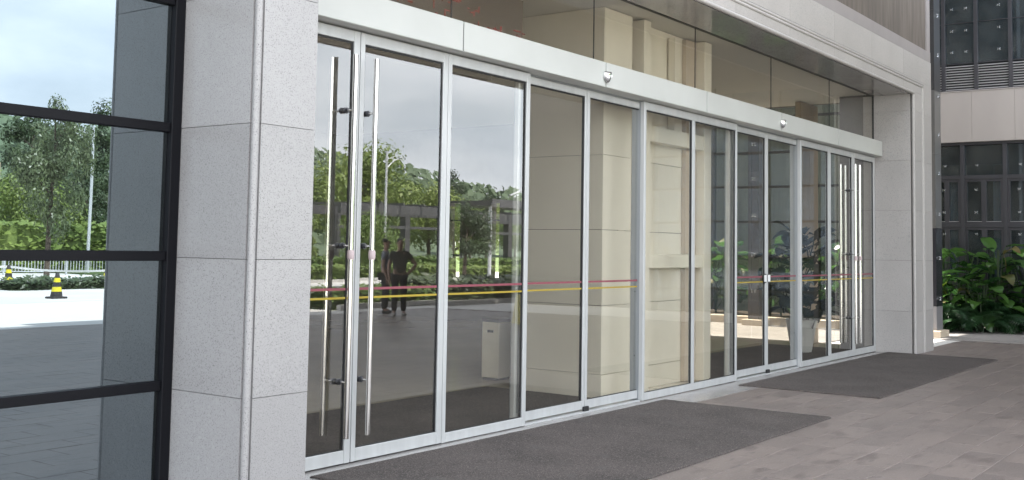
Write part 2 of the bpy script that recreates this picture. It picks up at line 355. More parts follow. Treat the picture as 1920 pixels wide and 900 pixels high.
# ------------------------------------------------------------------ office building above and behind
bld = thing('office_building', 'office block of ribbed taupe panels rising above the granite portal', 'building')
HB = 22.9
b = MB(); n = 14
for k in range(n):
    a = -6+(XR1-.22+6)*k/n; c = -6+(XR1-.22+6)*(k+1)/n
    box('wall_panel', (a+.002, c-.002, YF+.03, .3, 5.085, HB), M['taupe'], bld)
box('trim_strip', (-6, XR1-.01, YF+.005, .2, 4.905, 5.08), M['trim'], bld)
box('corner_strip', (XR1-.215, XR1-.01, YF+.01, .3, 5.083, HB), M['trim'], bld)
box('side_wall', (XR1-.3, XR1-.02, .31, 16, 4.3, HB), M['taupe'], bld)
box('roof', (-6, XR1-.05, -.5, 16, HB+.003, HB+.3), M['trim'], bld)
box('rear_wall', (-6, XR1-.31, 15.8, 16, 4.3, HB), M['taupe'], bld)
box('floor_deck', (-6, XR1-.31, .31, 15.79, 4.36, 4.7), M['ceiling'], bld)
# unseen block added high between main block and wing to shade the paving
br = thing('added_shade_bridge', 'unseen taupe block added high up to shade the paving by the wing', 'sun blocker')
box('shade_bridge_body', (XR1+.003, 26.4, .8, 6.55, 12.2, 15.2), M['taupe'], br); box('shade_bridge_soffit', (XR1+.003, 26.4, .8, 6.55, 12.0, 12.197), M['trim'], br)

cn = thing('entrance_canopy', 'flat brown soffited canopy over the drive before the doors', 'canopy')
MB().box(11.5, 26.3, -10.38, -2.72, 5.77, 6.15).build('deck', M['trim'], cn)  # right end stretched on to the wing to shade the paving
for k in range(15):
    for j in range(4): box('soffit_board', (11.5+k*.9867+.004, 11.5+(k+1)*.9867-.004, -10.38+j*1.915+.004, -10.38+(j+1)*1.915-.004, 5.73, 5.768), M['bulkhead'], cn)
box('fascia', (11.48, 26.32, -10.42, -10.381, 5.72, 6.2), M['trim'], cn)
for x in (13.2, 16.2): box('bracket_beam', (x-.12, x+.12, -2.719, YF+.03, 5.8, 6.1), M['trim'], cn)

# ------------------------------------------------------------------ left curtain wall
cw = thing('curtain_wall', 'black framed mirrored glass curtain wall left of the granite pillar', 'glass wall')
CY = .098; rails = [-.12, .708, 1.515, 2.326, 3.14, 3.95, 4.75]; XA = -4.0; XM = XL0-.075
box('mullion', (XM, XL0-.002, CY-.045, CY+.06, 0, 4.88), M['black'], cw, c=.004)
for xm in (1.15, -1.9): box('mullion', (xm-.03, xm+.03, CY-.02, CY+.06, 0, 4.88), M['black'], cw, c=.004)
xsp = [XA, -1.93, -1.87, 1.12, 1.18, XM]
for i, z in enumerate(rails):
    for (a, b_) in ((XA, -1.931), (-1.869, 1.119), (1.181, XM-.001)):
        box('rail', (a, b_, CY-.03, CY+.06, max(0, z-.028), z+.032), M['black'], cw, c=.004)
        if i < len(rails)-1:
            tilted('glass_pane', (a+.002, b_-.002, CY, CY+.010, max(.002, z)+.033, rails[i+1]-.029), M['coated'], cw)
# room behind: floor, walls, ceiling
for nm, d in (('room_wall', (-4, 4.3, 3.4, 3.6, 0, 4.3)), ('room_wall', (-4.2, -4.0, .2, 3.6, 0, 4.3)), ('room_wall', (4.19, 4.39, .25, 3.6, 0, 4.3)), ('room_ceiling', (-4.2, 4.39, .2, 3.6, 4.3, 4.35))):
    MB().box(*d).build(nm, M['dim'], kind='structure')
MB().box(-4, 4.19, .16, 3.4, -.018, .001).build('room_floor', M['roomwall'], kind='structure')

# ------------------------------------------------------------------ doors
XD = {1: 5.914, 2: 6.967, 3: 8.158, 5: 10.312, 6: 11.507, 7: 12.718, 9: 14.863, 10: 16.041, 11: 17.129, 12: 18.197}
ZT = 3.212; GAP = .005
def leaf(root, x0, x1, y0, y1, z0, z1, wl, wr, wt, wb, gm=None, mull=None):
    yg = (y0+y1)/2
    box('stile', (x0, x0+wl, y0, y1, z0, z1), M['alu'], root, c=.003)
    box('stile', (x1-wr, x1, y0, y1, z0, z1), M['alu'], root, c=.003)
    box('top_rail', (x0+wl+.0005, x1-wr-.0005, y0+.0015, y1-.001, z1-wt, z1-.001), M['alu'], root, c=.003)
    box('bottom_rail', (x0+wl+.0005, x1-wr-.0005, y0+.0015, y1-.001, z0+.001, z0+wb), M['alu'], root, c=.003)
    spans = [(x0+wl, x1-wr)]
    if mull:
        box('mullion', (mull-.033, mull+.033, y0+.0015, y1-.001, z0+wb+.0005, z1-wt-.0005), M['alu'], root, c=.003); spans = [(x0+wl, mull-.033), (mull+.033, x1-wr)]
    for (a, b_) in spans:
        gk = MB(); t = .013; zz0, zz1 = z0+wb, z1-wt; e = .001; ya, yb = yg-.011, yg+.011
        gk.box(a+e, a+t, ya, yb, zz0+e, zz1-e).box(b_-t, b_-e, ya, yb, zz0+e, zz1-e).box(a+t, b_-t, ya, yb, zz1-t, zz1-e)
        gk.box(a+t, b_-t, ya, yb, zz0+e, zz0+.006)
        gk.build('gasket', M['gasket'], root)
        tilted('glass', (a+.010, b_-.010, yg-.004, yg+.004, zz0+.004, zz1-.010), M['glass'], root)
    return spans, yg
def stripes(root, spans, yg):
    for (a, b_) in spans:
        box('red_stripe', (a+.014, b_-.014, yg-.0085, yg-.0072, 1.271, 1.290), M['red'], root)
        box('yellow_stripe', (a+.014, b_-.014, yg-.0085, yg-.0072, 1.207, 1.223), M['yellow'], root)
def handle(root, x, xg, side, tags=True):
    y = -.085 if side < 0 else .15
    h = MB().tube([(x, y, .21), (x, y, 3.01)], .020, 16).build('handle', M['steel'], root)
    for z in (.61, 1.6, 2.6):
        yo = .02 if side < 0 else .03
        m = MB(); m.tube([(x, y, z), (x, yo, z)], .008, 8).build('arm', M['steel'], h)
        m = MB(); m.tube([(x, yo+.003*side, z), (x, yo+.03*side, z)], [.022, .024], 12); m.tube([(x, yo+.031*side, z), (x, yo+.045*side, z)], [.017, .015], 12); m.build('bracket', M['steel_dark'], h)
    if tags and side < 0: MB().tube([(x, y, 1.50), (x, y, 1.515), (x, y, 1.555), (x, y, 1.57)], [.0225, .027, .027, .0225], 14).build('tag', M['pink'], h)
def swing(label, x0, x1, hx, outer='left'):
    r = thing('swing_door', label, 'door', ((x0+x1)/2, 0, 0), 'swing doors with long steel handles')
    wl, wr = .046, .062
    sp, yg = leaf(r, x0+GAP-(x0+x1)/2, x1-GAP-(x0+x1)/2, 0, .05, .012, ZT, wl, wr, .085, .095)
    stripes(r, sp, yg); handle(r, hx-(x0+x1)/2, 0, -1); handle(r, hx-(x0+x1)/2-.01, 0, 1, False)
    return r
swing('swing door half hidden by the near left granite pillar', XL1+.004, XD[1], 5.775)
swing('near swing door with full uncovered glass beside the half hidden one', XD[1], XD[2], 6.0)
swing('far swing door beside the tall brown wood reflection, handle on its right', XD[10], XD[11], 16.955)
swing('last swing door touching the far right granite reveal', XD[11], XD[12], 17.17)
def fixed(label, x0, x1, mull=None, jamb=None):
    r = thing('fixed_glass_panel', label, 'glass panel', ((x0+x1)/2, 0, 0), 'fixed aluminium framed glass panels'); cx = (x0+x1)/2
    sp, yg = leaf(r, x0+.002-cx, x1-.002-cx, 0, .05, .008, ZT, .045, .055 if not mull else .04, .085, .078, mull=(mull-cx if mull else None))
    if not mull: stripes(r, sp, yg)
    if jamb:
        for s in jamb:
            xx = (x0 if s < 0 else x1)-cx
            j = box('jamb', (xx+.002 if s < 0 else xx-.042, xx+.042 if s < 0 else xx-.002, .0505, .155, .008, ZT+.02), M['alu_dark'], r)
            for z in (.48, 1.16): MB().tube([(xx+(.004 if s < 0 else -.004), .10, z), (xx-(.002*-s if s > 0 else .002), .10, z)], .006, 8).build('screw', M['gasket'], j)
    return r
fixed('fixed glass panel reflecting sky and the dark shed roof', XD[2], XD[3], jamb=(1,))
fixed('middle twin glass panel before the beige stone lobby pier', XD[5], XD[7], mull=XD[6], jamb=(-1, 1))
fixed('fixed glass panel showing the brown wooden wall inside', XD[9], XD[10], jamb=(-1,))
def sliding(label, x0, x1, lock=0):
    r = thing('sliding_door', label, 'door', ((x0+x1)/2, 0, 0), 'automatic sliding glass doors'); cx = (x0+x1)/2
    sp, yg = leaf(r, x0-cx, x1-cx, .062, .106, .03, 3.205, .042, .042, .07, .085); stripes(r, sp, yg)
    if lock:
        xx = (x0+.055 if lock > 0 else x1-.055)-cx
        d = MB(); d.tube([(xx, yg-.028, 1.26), (xx, yg-.006, 1.26)], .062, 20).build('lock', M['gasket'], r)
        MB().box(xx-.042, xx+.042, yg-.031, yg-.029, 1.215, 1.305).build('lock_label', M['white'], r)
    return r
sliding('left leaf of the near sliding pair, dim stone side face behind', 8.06, 9.251)
sliding('right leaf of the near sliding pair, bright beige stone behind', 9.259, 10.43)
sliding('left leaf of the far sliding pair, next to the twin panel', 12.60, 13.795, -1)
sliding('right leaf of the far sliding pair, potted plant behind', 13.803, 14.99, 1)
for x, lb in ((9.255, 'black floor guide block under the near sliding doors'), (13.799, 'black floor guide block under the far sliding doors')):
    f = MB().cbox(x-.045, x+.045, .035, .06, .003, .06, .004).build('floor_guide', M['gasket']); tag(f, lb, 'door guide', 'floor guides of the sliding doors')
for x0, x1, lb in ((8.16, 10.30, 'near pale floor track below sliding doors'), (12.72, 14.85, 'far pale floor track below sliding doors')):
    f = MB().box(x0, x1, .02, .14, .003, .014).build('floor_track', M['alu']); tag(f, lb, 'track', 'floor tracks')
# header
hd = thing('door_header', 'long pale metal header box running above all the doors', 'door header', (0, 0, 3.22))
hx = [XL1-.03, 6.99, 9.281, 11.573, 13.845, 16.073, 18.185]
for a, b_ in zip(hx[:-1], hx[1:]):
    bm = MB(); bm.cbox(a+.007, b_-.007 if b_ < 18 else b_, -.131, -.120, .004, .252, .002); p_ = bm.build('cover_panel', M['header'], hd)
    m2 = MB().box(a+.004, b_-.004 if b_ < 18 else b_, -.119, .060, .002, .012); m2.build('underside_panel', M['header'], hd)
MB().box(hx[0], hx[-1]-.01, -.118, .14, .016, .238).build('core', M['gasket'], hd)
MB().box(hx[0], hx[-1]-.001, -.118, .14, .239, .25).build('top_cover', M['header'], hd)
MB().box(hx[-1]-.0095, hx[-1]+.001, -.119, .14, .0, .2385).build('end_cap', M['header'], hd)
MB().box(5, 18.15, .0645, .14, -.012, .0135).build('track_cover', M['alu_dark'], hd)
def sensor(x, lb):
    r = thing('motion_sensor', lb, 'sensor', (x, -.1325, 3.335), 'door sensors')
    b = MB(); n = 16; m_ = 8
    for i in range(m_+1):
        t = PI/2*i/m_
        for k in range(n+1):
            p = PI*k/n; rr = .062*math.cos(t) if i else .062
            b.v.append((.062*math.cos(p)*(1-.25*(i/m_)**2), -.055*math.sin(p)*(1-.15*i/m_)*(math.cos(t)*.6+.4), .035-.105*math.sin(t)*(.5+.5*math.sin(p))-0.0))
    for i in range(m_):
        for k in range(n): b.f.append((i*(n+1)+k, i*(n+1)+k+1, (i+1)*(n+1)+k+1, (i+1)*(n+1)+k)); b.m.append(0); b.sm.append(True)
    b.f.append(tuple(range(n+1))); b.m.append(0); b.sm.append(False)
    b.build('housing', M['chrome'], r)
    MB().tube([(.012, -.052, -.005), (.012, -.060, -.008)], [.016, .014], 12).build('lens', M['white'], r)
sensor(9.281, 'near silver door sensor on the header joint'); sensor(13.845, 'far silver door sensor on the header joint')
# glazing above header
up = thing('transom_glazing', 'row of frameless glass panes between the header box and the soffit', 'glazing')
tx = [XL1, 7.01, 9.29, 11.57, 13.85, 16.10, XR0]
for a, b_ in zip(tx[:-1], tx[1:]):
    tilted('glass_pane', (a+.006, b_-.006, .02, .03, 3.47, 4.236), M['glass_up'], up)
    if b_ < 18: box('silicone_joint', (b_-.006, b_+.006, .021, .029, 3.47, 4.238), M['gasket'], up)
box('edge_channel', (XL1, XR0-.001, .012, .04, 4.2385, 4.262), M['gasket'], up)
box('edge_channel', (XR0-.02, XR0-.001, .012, .04, 3.47, 4.238), M['gasket'], up)

# ------------------------------------------------------------------ mats
def door_mat(x0, x1, y0, y1, lb, z=.017):
    b = MB(); nx = 24; rnd = random.Random(int(x0*10))
    vs = []; fs = []
    # rounded mat body with faintly wavy edges
    for j, (ins, zz) in enumerate(((0, z*.1), (.004, z*.7), (.016, z))):
        ring = []
        for k in range(nx): ring.append((x0+ins+(x1-x0-2*ins)*k/nx, y0+ins))
        for k in range(8): ring.append((x1-ins, y0+ins+(y1-y0-2*ins)*k/8))
        for k in range(nx): ring.append((x1-ins-(x1-x0-2*ins)*k/nx, y1-ins))
        for k in range(8): ring.append((x0+ins, y1-ins-(y1-y0-2*ins)*k/8))
        if j == 0: N_ = len(ring); wob = [rnd.uniform(-.006, .006) for _ in ring]
        vs += [(p[0]+wob[i], p[1]+wob[i]*.8, zz) for i, p in enumerate(ring)]
    for j in range(2):
        for k in range(N_): fs.append((j*N_+k, j*N_+(k+1) % N_, (j+1)*N_+(k+1) % N_, (j+1)*N_+k))
    fs.append(tuple(2*N_+k for k in range(N_))); b.add(vs, fs)
    return tag(b.build('door_mat', M['mat']), lb, 'mat', 'charcoal entrance mats')
door_mat(5.38, 10.55, -1.965, -.135, 'near charcoal entrance mat lying before the first doors')
door_mat(12.33, 18.17, -1.88, -.19, 'far charcoal entrance mat reaching the right granite pillar')
door_mat(5.38, 10.12, .16, 1.93, 'charcoal mat inside the glass by the near doors')
door_mat(12.65, 18.17, .16, 1.85, 'charcoal mat inside the glass by the far doors')

# ------------------------------------------------------------------ lobby interior
def st(nm, d, m): return MB().box(*d).build(nm, m, kind='structure')
st('lobby_floor', (4.4, XR1-.02, .125, 15.8, -.018, .002), M['lobbyfloor'])
st('lobby_ceiling', (4.4, XR1-.32, .05, 15.79, 4.275, 4.35), M['ceiling'])
st('lobby_wall', (4.40, 4.6, .61, 13.0, 0, 4.27), M['beige'])
st('lobby_wall', (4.6, XR1-.02, 13.0, 13.2, 0, 4.27), M['roomwall'])
EX = 19.20                                   # east side of the lobby: glass wall to the courtyard, then solid with two slits
slits = [(8.50, 8.74), (9.60, 9.92)]
ys = [6.2]+[v for w_ in slits for v in w_]+[13.0]
for a, b_ in zip(ys[::2], ys[1::2]): st('lobby_wall', (EX, EX+.2, a, b_, 0, 4.35), M['roomwall'])
for i, (a, b_) in enumerate(slits):
    st('lobby_wall', (EX+.001, EX+.199, a, b_, 0, .95), M['roomwall']); st('lobby_wall', (EX+.001, EX+.199, a, b_, 2.6, 4.35), M['roomwall'])
    r = thing('window', ['narrow slit window in the lobby side wall nearer the doors', 'narrow slit window deeper in the lobby side wall'][i], 'window', (EX, a, .95), group='slit windows of the lobby')
    MB().box(.08, .09, .002, b_-a-.002, .002, 1.648).build('pane', M['glass_up'], r)
    MB().box(.06, .078, .002, b_-a-.002, .45, .50).box(.06, .078, .002, b_-a-.002, 1.25, 1.28).build('crossbar', M['black'], r)
gw = thing('glass_side_wall', 'tall spider fitted glass wall between lobby and sunlit courtyard', 'glass wall', (EX, 0, 0))
for k in range(4):
    a = 1.46+k*1.18; MB().box(.05, .06, a+.004, a+1.172, .01, 4.27).build('glass_pane', M['glass_up'], gw)
# stone pier behind the middle panels
pier = thing('lobby_pier', 'broad beige stone pier standing just inside the middle glass panels', 'pier')
PX0, PX1, PYF, PYB = 10.15, 12.68, .42, 1.56
box('core', (PX0+.03, PX1-.03, PYF+.20, PYB-.02, 0, 4.25), M['joint'], pier)
zs = [0, .26, 1.0, 1.82, 2.64, 3.46, 4.27]
for a, b_ in zip(zs[:-1], zs[1:]):
    pr = .0 if a else -.012
    box('stone_slab', (PX0-pr*0-(.012 if not a else 0), PX0+.03, PYF+(-.002 if a else -.012), PYB, a+.003, b_-.003), M['beige'], pier)
    box('stone_slab', (PX0+.031, PX0+.62, PYF+pr, PYF+.03, a+.003, b_-.003), M['beige'], pier)
    box('stone_slab', (PX0+.76, PX1-.03, PYF+.10, PYF+.14, a+.003, b_-.003), M['beige'], pier)
    box('stone_slab', (PX1-.03, PX1, PYF, PYB, a+.003, b_-.003), M['beige'], pier)
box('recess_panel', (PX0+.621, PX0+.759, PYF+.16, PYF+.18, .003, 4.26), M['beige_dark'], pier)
# framed grid in front of the recessed panel
fr = [('frame_post', (10.93, 11.09, PYF-.07, PYF+.09, .0, 4.26)), ('frame_post', (12.50, 12.70, PYF-.07, PYF+.09, 0, 4.26))]
for nm, d in fr: box(nm, d, M['beige'], pier, c=.004)
for z0, z1 in ((1.40, 1.56), (2.87, 3.05)): box('frame_rail', (11.0905, 12.4995, PYF-.06, PYF+.085, z0, z1), M['beige'], pier, c=.004)
box('frame_post', (11.80, 11.90, PYF-.01, PYF+.08, 3.06, 4.2), M['beige'], pier)
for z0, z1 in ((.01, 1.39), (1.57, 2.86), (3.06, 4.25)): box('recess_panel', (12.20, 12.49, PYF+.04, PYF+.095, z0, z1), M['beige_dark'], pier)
# brown wall and bulkhead
ww = thing('wood_wall', 'tall brown wood clad wall far inside behind the white pot', 'wall')
for k in range(2): box('wood_panel', (18.36+k*.42+.002, 18.36+(k+1)*.42-.002, 1.34, 1.44, .003, 4.26), M['brown'], ww)
bh = thing('bulkhead', 'dark brown ceiling bulkhead inside above the near doors', 'bulkhead')
for k in range(6): box('fascia_board', (4.62+k*.92, 4.62+(k+1)*.92-.004, 1.95, 2.05, 3.57, 4.26), M['bulkhead'], bh)
for z in (3.80, 4.03): box('groove', (4.62, 10.1, 1.942, 1.9495, z, z+.012), M['joint'], bh)
# faint red lamps of a sign board on the bulkhead: short strokes too small to read
led = thing('led_sign', 'dim hanging sign board with red lamp strokes above the near doors inside', 'sign', (0, 1.0, 0))
MB().box(6.6, 9.42, 0, .05, 3.60, 4.26).build('board', M['ledboard'], led)
lb = MB(); rnd = random.Random(3)
for (x, z) in ((7.75, 4.02), (7.95, 4.08), (8.05, 4.0), (8.25, 4.07), (8.02, 3.86), (8.55, 3.98), (8.6, 3.80), (8.85, 3.86), (8.95, 3.88), (9.35, 3.86), (9.05, 3.72), (9.34, 3.66), (8.3, 3.70), (7.5, 3.9)):
    for k in range(5):
        a = x+rnd.uniform(-.1, .1); c = z+rnd.uniform(-.05, .05)
        if rnd.random() < .5: lb.box(a, a+.012, -.004, -.001, c, c+rnd.uniform(.03, .08))
        else: lb.box(a, a+rnd.uniform(.03, .09), -.004, -.001, c, c+.012)
lb.build('lamp_strokes', M['led'], led)
# litter bin
bn = thing('litter_bin', 'square beige litter bin with black lid standing inside the lobby', 'bin', (10.80, 2.30, 0))
W = .128
box('plinth', (-W+.015, W-.015, -W+.015, W-.015, .002, .03), M['binlid'], bn)
box('body', (-W, W, -W, W, .031, .70), M['bin'], bn, c=.006)
box('lid', (-W-.008, W+.008, -W-.008, W+.008, .701, .745), M['binlid'], bn, c=.006)
box('slot', (-W-.003, -W+.001, -.045, .045, .575, .605), M['binlid'], bn)
bn.location = (10.80, 2.30, 0.002)

# ------------------------------------------------------------------ leaves and plants
def leaf_blade(L_, Wd, droop, fold=.25, n=7, wave=.0, lobes=0, heart=False, petiole=.0):
    b = MB(); vs = []; fs = []
    def spine(t): return Vector((0, t*L_*math.cos(droop*t*.8), L_*(t*.35-droop*t*t*.55)))
    if petiole: b.tube([(0, -petiole*.5, -petiole), (0, -petiole*.12, -petiole*.4), (0, 0, 0)], [.012, .009, .007], 5, False)
    if lobes:
        for k in range(lobes):
            t0 = .06+.9*k/lobes; s0 = spine(t0); s1 = spine(min(1, t0+.9/lobes*.75))
            l = Wd*math.sin(PI*(.18+.78*t0))**.8
            for s in (-1, 1):
                tip = spine(min(1.05, t0+.18))+Vector((s*l, 0, -l*.30+.02)); md = (s0+tip)/2+Vector((0, .03, l*.10)); m2 = (s1+tip)/2+Vector((0, .045, l*.08))
                bb = len(vs); vs += [s0, s1, m2, tip, md]; fs.append((bb, bb+1, bb+2, bb+4)); fs.append((bb+4, bb+2, bb+3))
        b.add(vs, fs); b.tube([spine(i/6) for i in range(7)], [.010]*6+[.003], 4, False)
        return b
    for i in range(n+1):
        t = i/n; s = spine(t)
        wv = Wd*(math.sin(PI*(t**.75))**.8 if not heart else (math.sin(PI*min(1, (t*.86+.14)))**.75)*(1-.25*t))
        if i == n: wv = 0
        rip = wave*math.sin(t*17)
        vs += [s+Vector((-wv, 0, wv*fold+rip)), s+Vector((-wv*.5, 0, wv*fold*.65)), s, s+Vector((wv*.5, 0, wv*fold*.65)), s+Vector((wv, 0, wv*fold-rip))]
    for i in range(n):
        for k in range(4): a = i*5+k; fs.append((a, a+1, a+6, a+5))
    b.add(vs, fs, 0, True); return b
BL = [leaf_blade(.85, .15, .5, .3, 7, .012, petiole=.3).mesh('leaf', M['leaf']), leaf_blade(.95, .17, .95, .2, 7, .015, petiole=.3).mesh('leaf', M['leaf']), leaf_blade(.62, .22, .55, .15, 6, .01, heart=True, petiole=.35).mesh('leaf', M['leaf']),
      leaf_blade(.50, .20, .9, .1, 6, .01, heart=True, petiole=.3).mesh('leaf', M['leaf'])]
FR = [leaf_blade(.75, .24, .75, lobes=11, petiole=.25).mesh('frond', M['fern']), leaf_blade(.85, .22, 1.05, lobes=13, petiole=.25).mesh('frond', M['fern'])]
OLD = leaf_blade(.7, .15, 1.1, .25, 6, .02, petiole=.3).mesh('leaf', M['leaf_old'])
PALE = leaf_blade(.45, .16, .6, .3, 6, petiole=.2).mesh('leaf', M['leaf_pale'])
INL = [leaf_blade(.42, .13, .7, .2, 5, petiole=.2).mesh('leaf', M['indoorleaf']), leaf_blade(.36, .13, 1.0, .2, 5, petiole=.2).mesh('leaf', M['indoorleaf'])]
rnd = random.Random(11)
def plant(name, lb, cat, loc, n, h, meshes, spread, group, sc=(.8, 1.2), stem_m=None, low=False):
    r = thing(name, lb, cat, loc, group)
    for s in range(1 if low else 3):
        a = rnd.uniform(0, 2*PI); rr = spread*.25*rnd.random()
        MB().tube([(0, 0, 0), (rr*.4*math.cos(a), rr*.4*math.sin(a), h*.5), (rr*math.cos(a), rr*math.sin(a), h*.92)], [.022, .017, .010], 6).build('stem', stem_m or M['stem'], r)
    for k in range(n):
        t = (k+.5)/n; a = k*2.4+rnd.uniform(-.4, .4); z = h*(.22+.75*t) if not low else rnd.uniform(.12, .5)*h
        rr = spread*(.12+.35*rnd.random())*(1-.4*t)
        me = meshes[rnd.randrange(len(meshes))] if low or rnd.random() > .10 else OLD; s = rnd.uniform(*sc)
        inst('leaf' if not low else 'frond', me, r, (rr*math.cos(a), rr*math.sin(a), z), (rnd.uniform(-.15, .6)-.5*(1-t)*(0 if low else 1), rnd.uniform(-.35, .35), a-PI/2), (s, s, s))
    return r
WX = 26.5
spots = []
PLB = ['tall glossy plant in the inner corner against the wing', 'tall glossy plant under the first wing casement', 'paddle leaved plant under the second wing casement', 'tall glossy plant close to the wall between two casements',
       'broad leaved plant leaning out of the bed past the second casement', 'tall glossy plant furthest along the wing bed', 'glossy plant directly right of the dark clad column', 'shorter glossy plant half hidden behind the dark clad column', 'glossy plant in the middle of the bed near the corner', 'broad leaved plant in front of the paddle leaved one']
i = 0
for (x, y) in ((25.6, .85), (25.9, .25), (25.5, -.35), (25.95, -.8), (25.4, -1.35), (25.9, -1.9), (24.6, .95), (24.3, 1.05), (25.2, .5), (25.0, -.15)):
    q = plant('tropical_plant', PLB[i], 'plant', (x, y, .0), 24, 1.55+.5*rnd.random()-(.5 if x < 25.3 else 0), [BL[(i) % 4], BL[(i+1) % 4], BL[(i+2) % 4]], 1.1, 'tropical plants along the wing', (.6, .95))
    i += 1
LOWLB = ['deeply cut dark fronds spilling onto the pale slabs by the corner column', 'deeply cut dark fronds spilling over beneath the yellow leaf', 'deeply cut dark fronds spilling under the broad leaves', 'deeply cut dark fronds spilling out near the frame edge', 'deeply cut dark fronds low against the plant bed corner', 'deeply cut dark fronds under the paddle leaves', 'deeply cut dark fronds before the second window', 'deeply cut dark fronds between two broad plants', 'deeply cut dark fronds at the front of the bed']
for k, (x, y) in enumerate(((24.3, .55), (24.7, .15), (25.0, -.45), (25.4, -1.0), (24.2, .95), (24.9, .6), (25.2, -1.6), (25.2, .1), (24.6, -.2))):
    plant('fern_plant', LOWLB[k], 'plant', (x, y, 0), 22, .85, FR, .9, 'low cut leaved plants along the wing', (.7, 1.05), low=True)
yl = tag(inst('fallen_leaf', PALE, None, (24.55, .55, .92), (.3, .5, 2.2), (.8, .8, .8)), 'single bright yellow green leaf caught among the dark plants', 'leaf')
# kerbed bed further out, seen in the door glass
kb = thing('planter_kerb', 'cream stone kerb of the sunlit courtyard bed seen through the glass', 'kerb')
for k in range(6): box('kerb_stone', (23.07, 23.32, 2.2+k*1.4+.003, 2.2+(k+1)*1.4-.003, 0, .17), M['cream'], kb, c=.01)
MB().box(23.32, 26.4, 2.2, 10.6, -.01, .10).build('soil', M['soil'], kind='structure')
i = 0
for k in range(13):
    y = 2.5+k*.46; x = 23.75+1.0*((k*7) % 3)/2
    plant('tropical_plant', 'sunlit %s behind the cream kerb, %s from the near end' % (['paddle leaved plant', 'broad leaved plant', 'heart leaved plant'][k % 3], 'first second third fourth fifth sixth seventh eighth ninth tenth eleventh twelfth thirteenth'.split()[k]), 'plant', (x, y, .08), 14, 1.25+.6*rnd.random(), [BL[k % 4], BL[(k+1) % 4]], 1.2, 'tropical plants along the wing', (.65, 1.05))
# indoor potted plant
pp = thing('potted_plant', 'dark leafy plant in a white ribbed pot inside the lobby', 'potted plant', (17.12, .86, .002))
prof = [(.0, .0), (.15, 0), (.16, .02)]
for k in range(9): prof += [(.165+.0085*k, .04+.05*k), (.172+.0085*k, .065+.05*k)]
prof += [(.25, .50), (.25, .54), (.23, .54), (.22, .46), (0, .46)]
MB().lathe(prof, 24).build('pot', M['pot'], pp)
MB().tube([(0, 0, .4), (.03, 0, 1.1), (0, .02, 1.8)], [.03, .022, .01], 6).build('stem', M['bark'], pp)
for k in range(90):
    t = rnd.random(); a = rnd.uniform(0, 2*PI); rr = (.15+.34*math.sin(PI*(.15+.8*t)))*rnd.random()**.5; z = .62+1.35*t; s = rnd.uniform(.8, 1.25)
    inst('leaf', INL[k % 2], pp, (rr*math.cos(a), rr*math.sin(a), z), (rnd.uniform(-.5, .5), rnd.uniform(-.4, .4), a-PI/2), (s, s, s))
# ceiling ornament
ch = thing('ceiling_ornament', 'looped pale green glass ornament hanging under the lobby ceiling', 'chandelier', (16.3, 2.0, 4.27))
cm = MB()
MB().tube([(0, 0, 0), (0, 0, -.35)], .012, 8).build('rod', M['steel'], ch)
for k in range(9):
    a = k*2*PI/9; r1 = .28+.1*(k % 2); pts = [(r1*math.cos(a)*math.sin(PI*q/8), r1*math.sin(a)*math.sin(PI*q/8), -.30-.20*q/8*(1+.3*(k % 3))) for q in range(9)]
    MB().tube(pts, [.012+.012*math.sin(PI*q/8) for q in range(9)], 7).build('loop', M['crystal'], ch)

# ------------------------------------------------------------------ wing building on the right
wg = thing('wing_building', 'dark framed office wing with louvres, pale stone band and windows', 'building')
Y1, YS, YE = 1.28, -2.75, -8.5
sp_me = MB()
sp_me.tube([(-.05, 0, 0), (-.02, 0, 0)], .035, 12)
for a in (.6, PI-.6, PI+.6, -.6): sp_me.tube([(-.03, 0, 0), (-.045, .07*math.cos(a), .07*math.sin(a)), (-.02, .09*math.cos(a), .09*math.sin(a))], [.014, .011, .016], 6)
SPM = sp_me.mesh('spider_fitting', M['chrome'])
low = [.58+.92*2, .58+.92, .58, -.34, -1.26, -2.18]; low = [Y1]+[v for v in low if v < Y1-.3]+[YS]
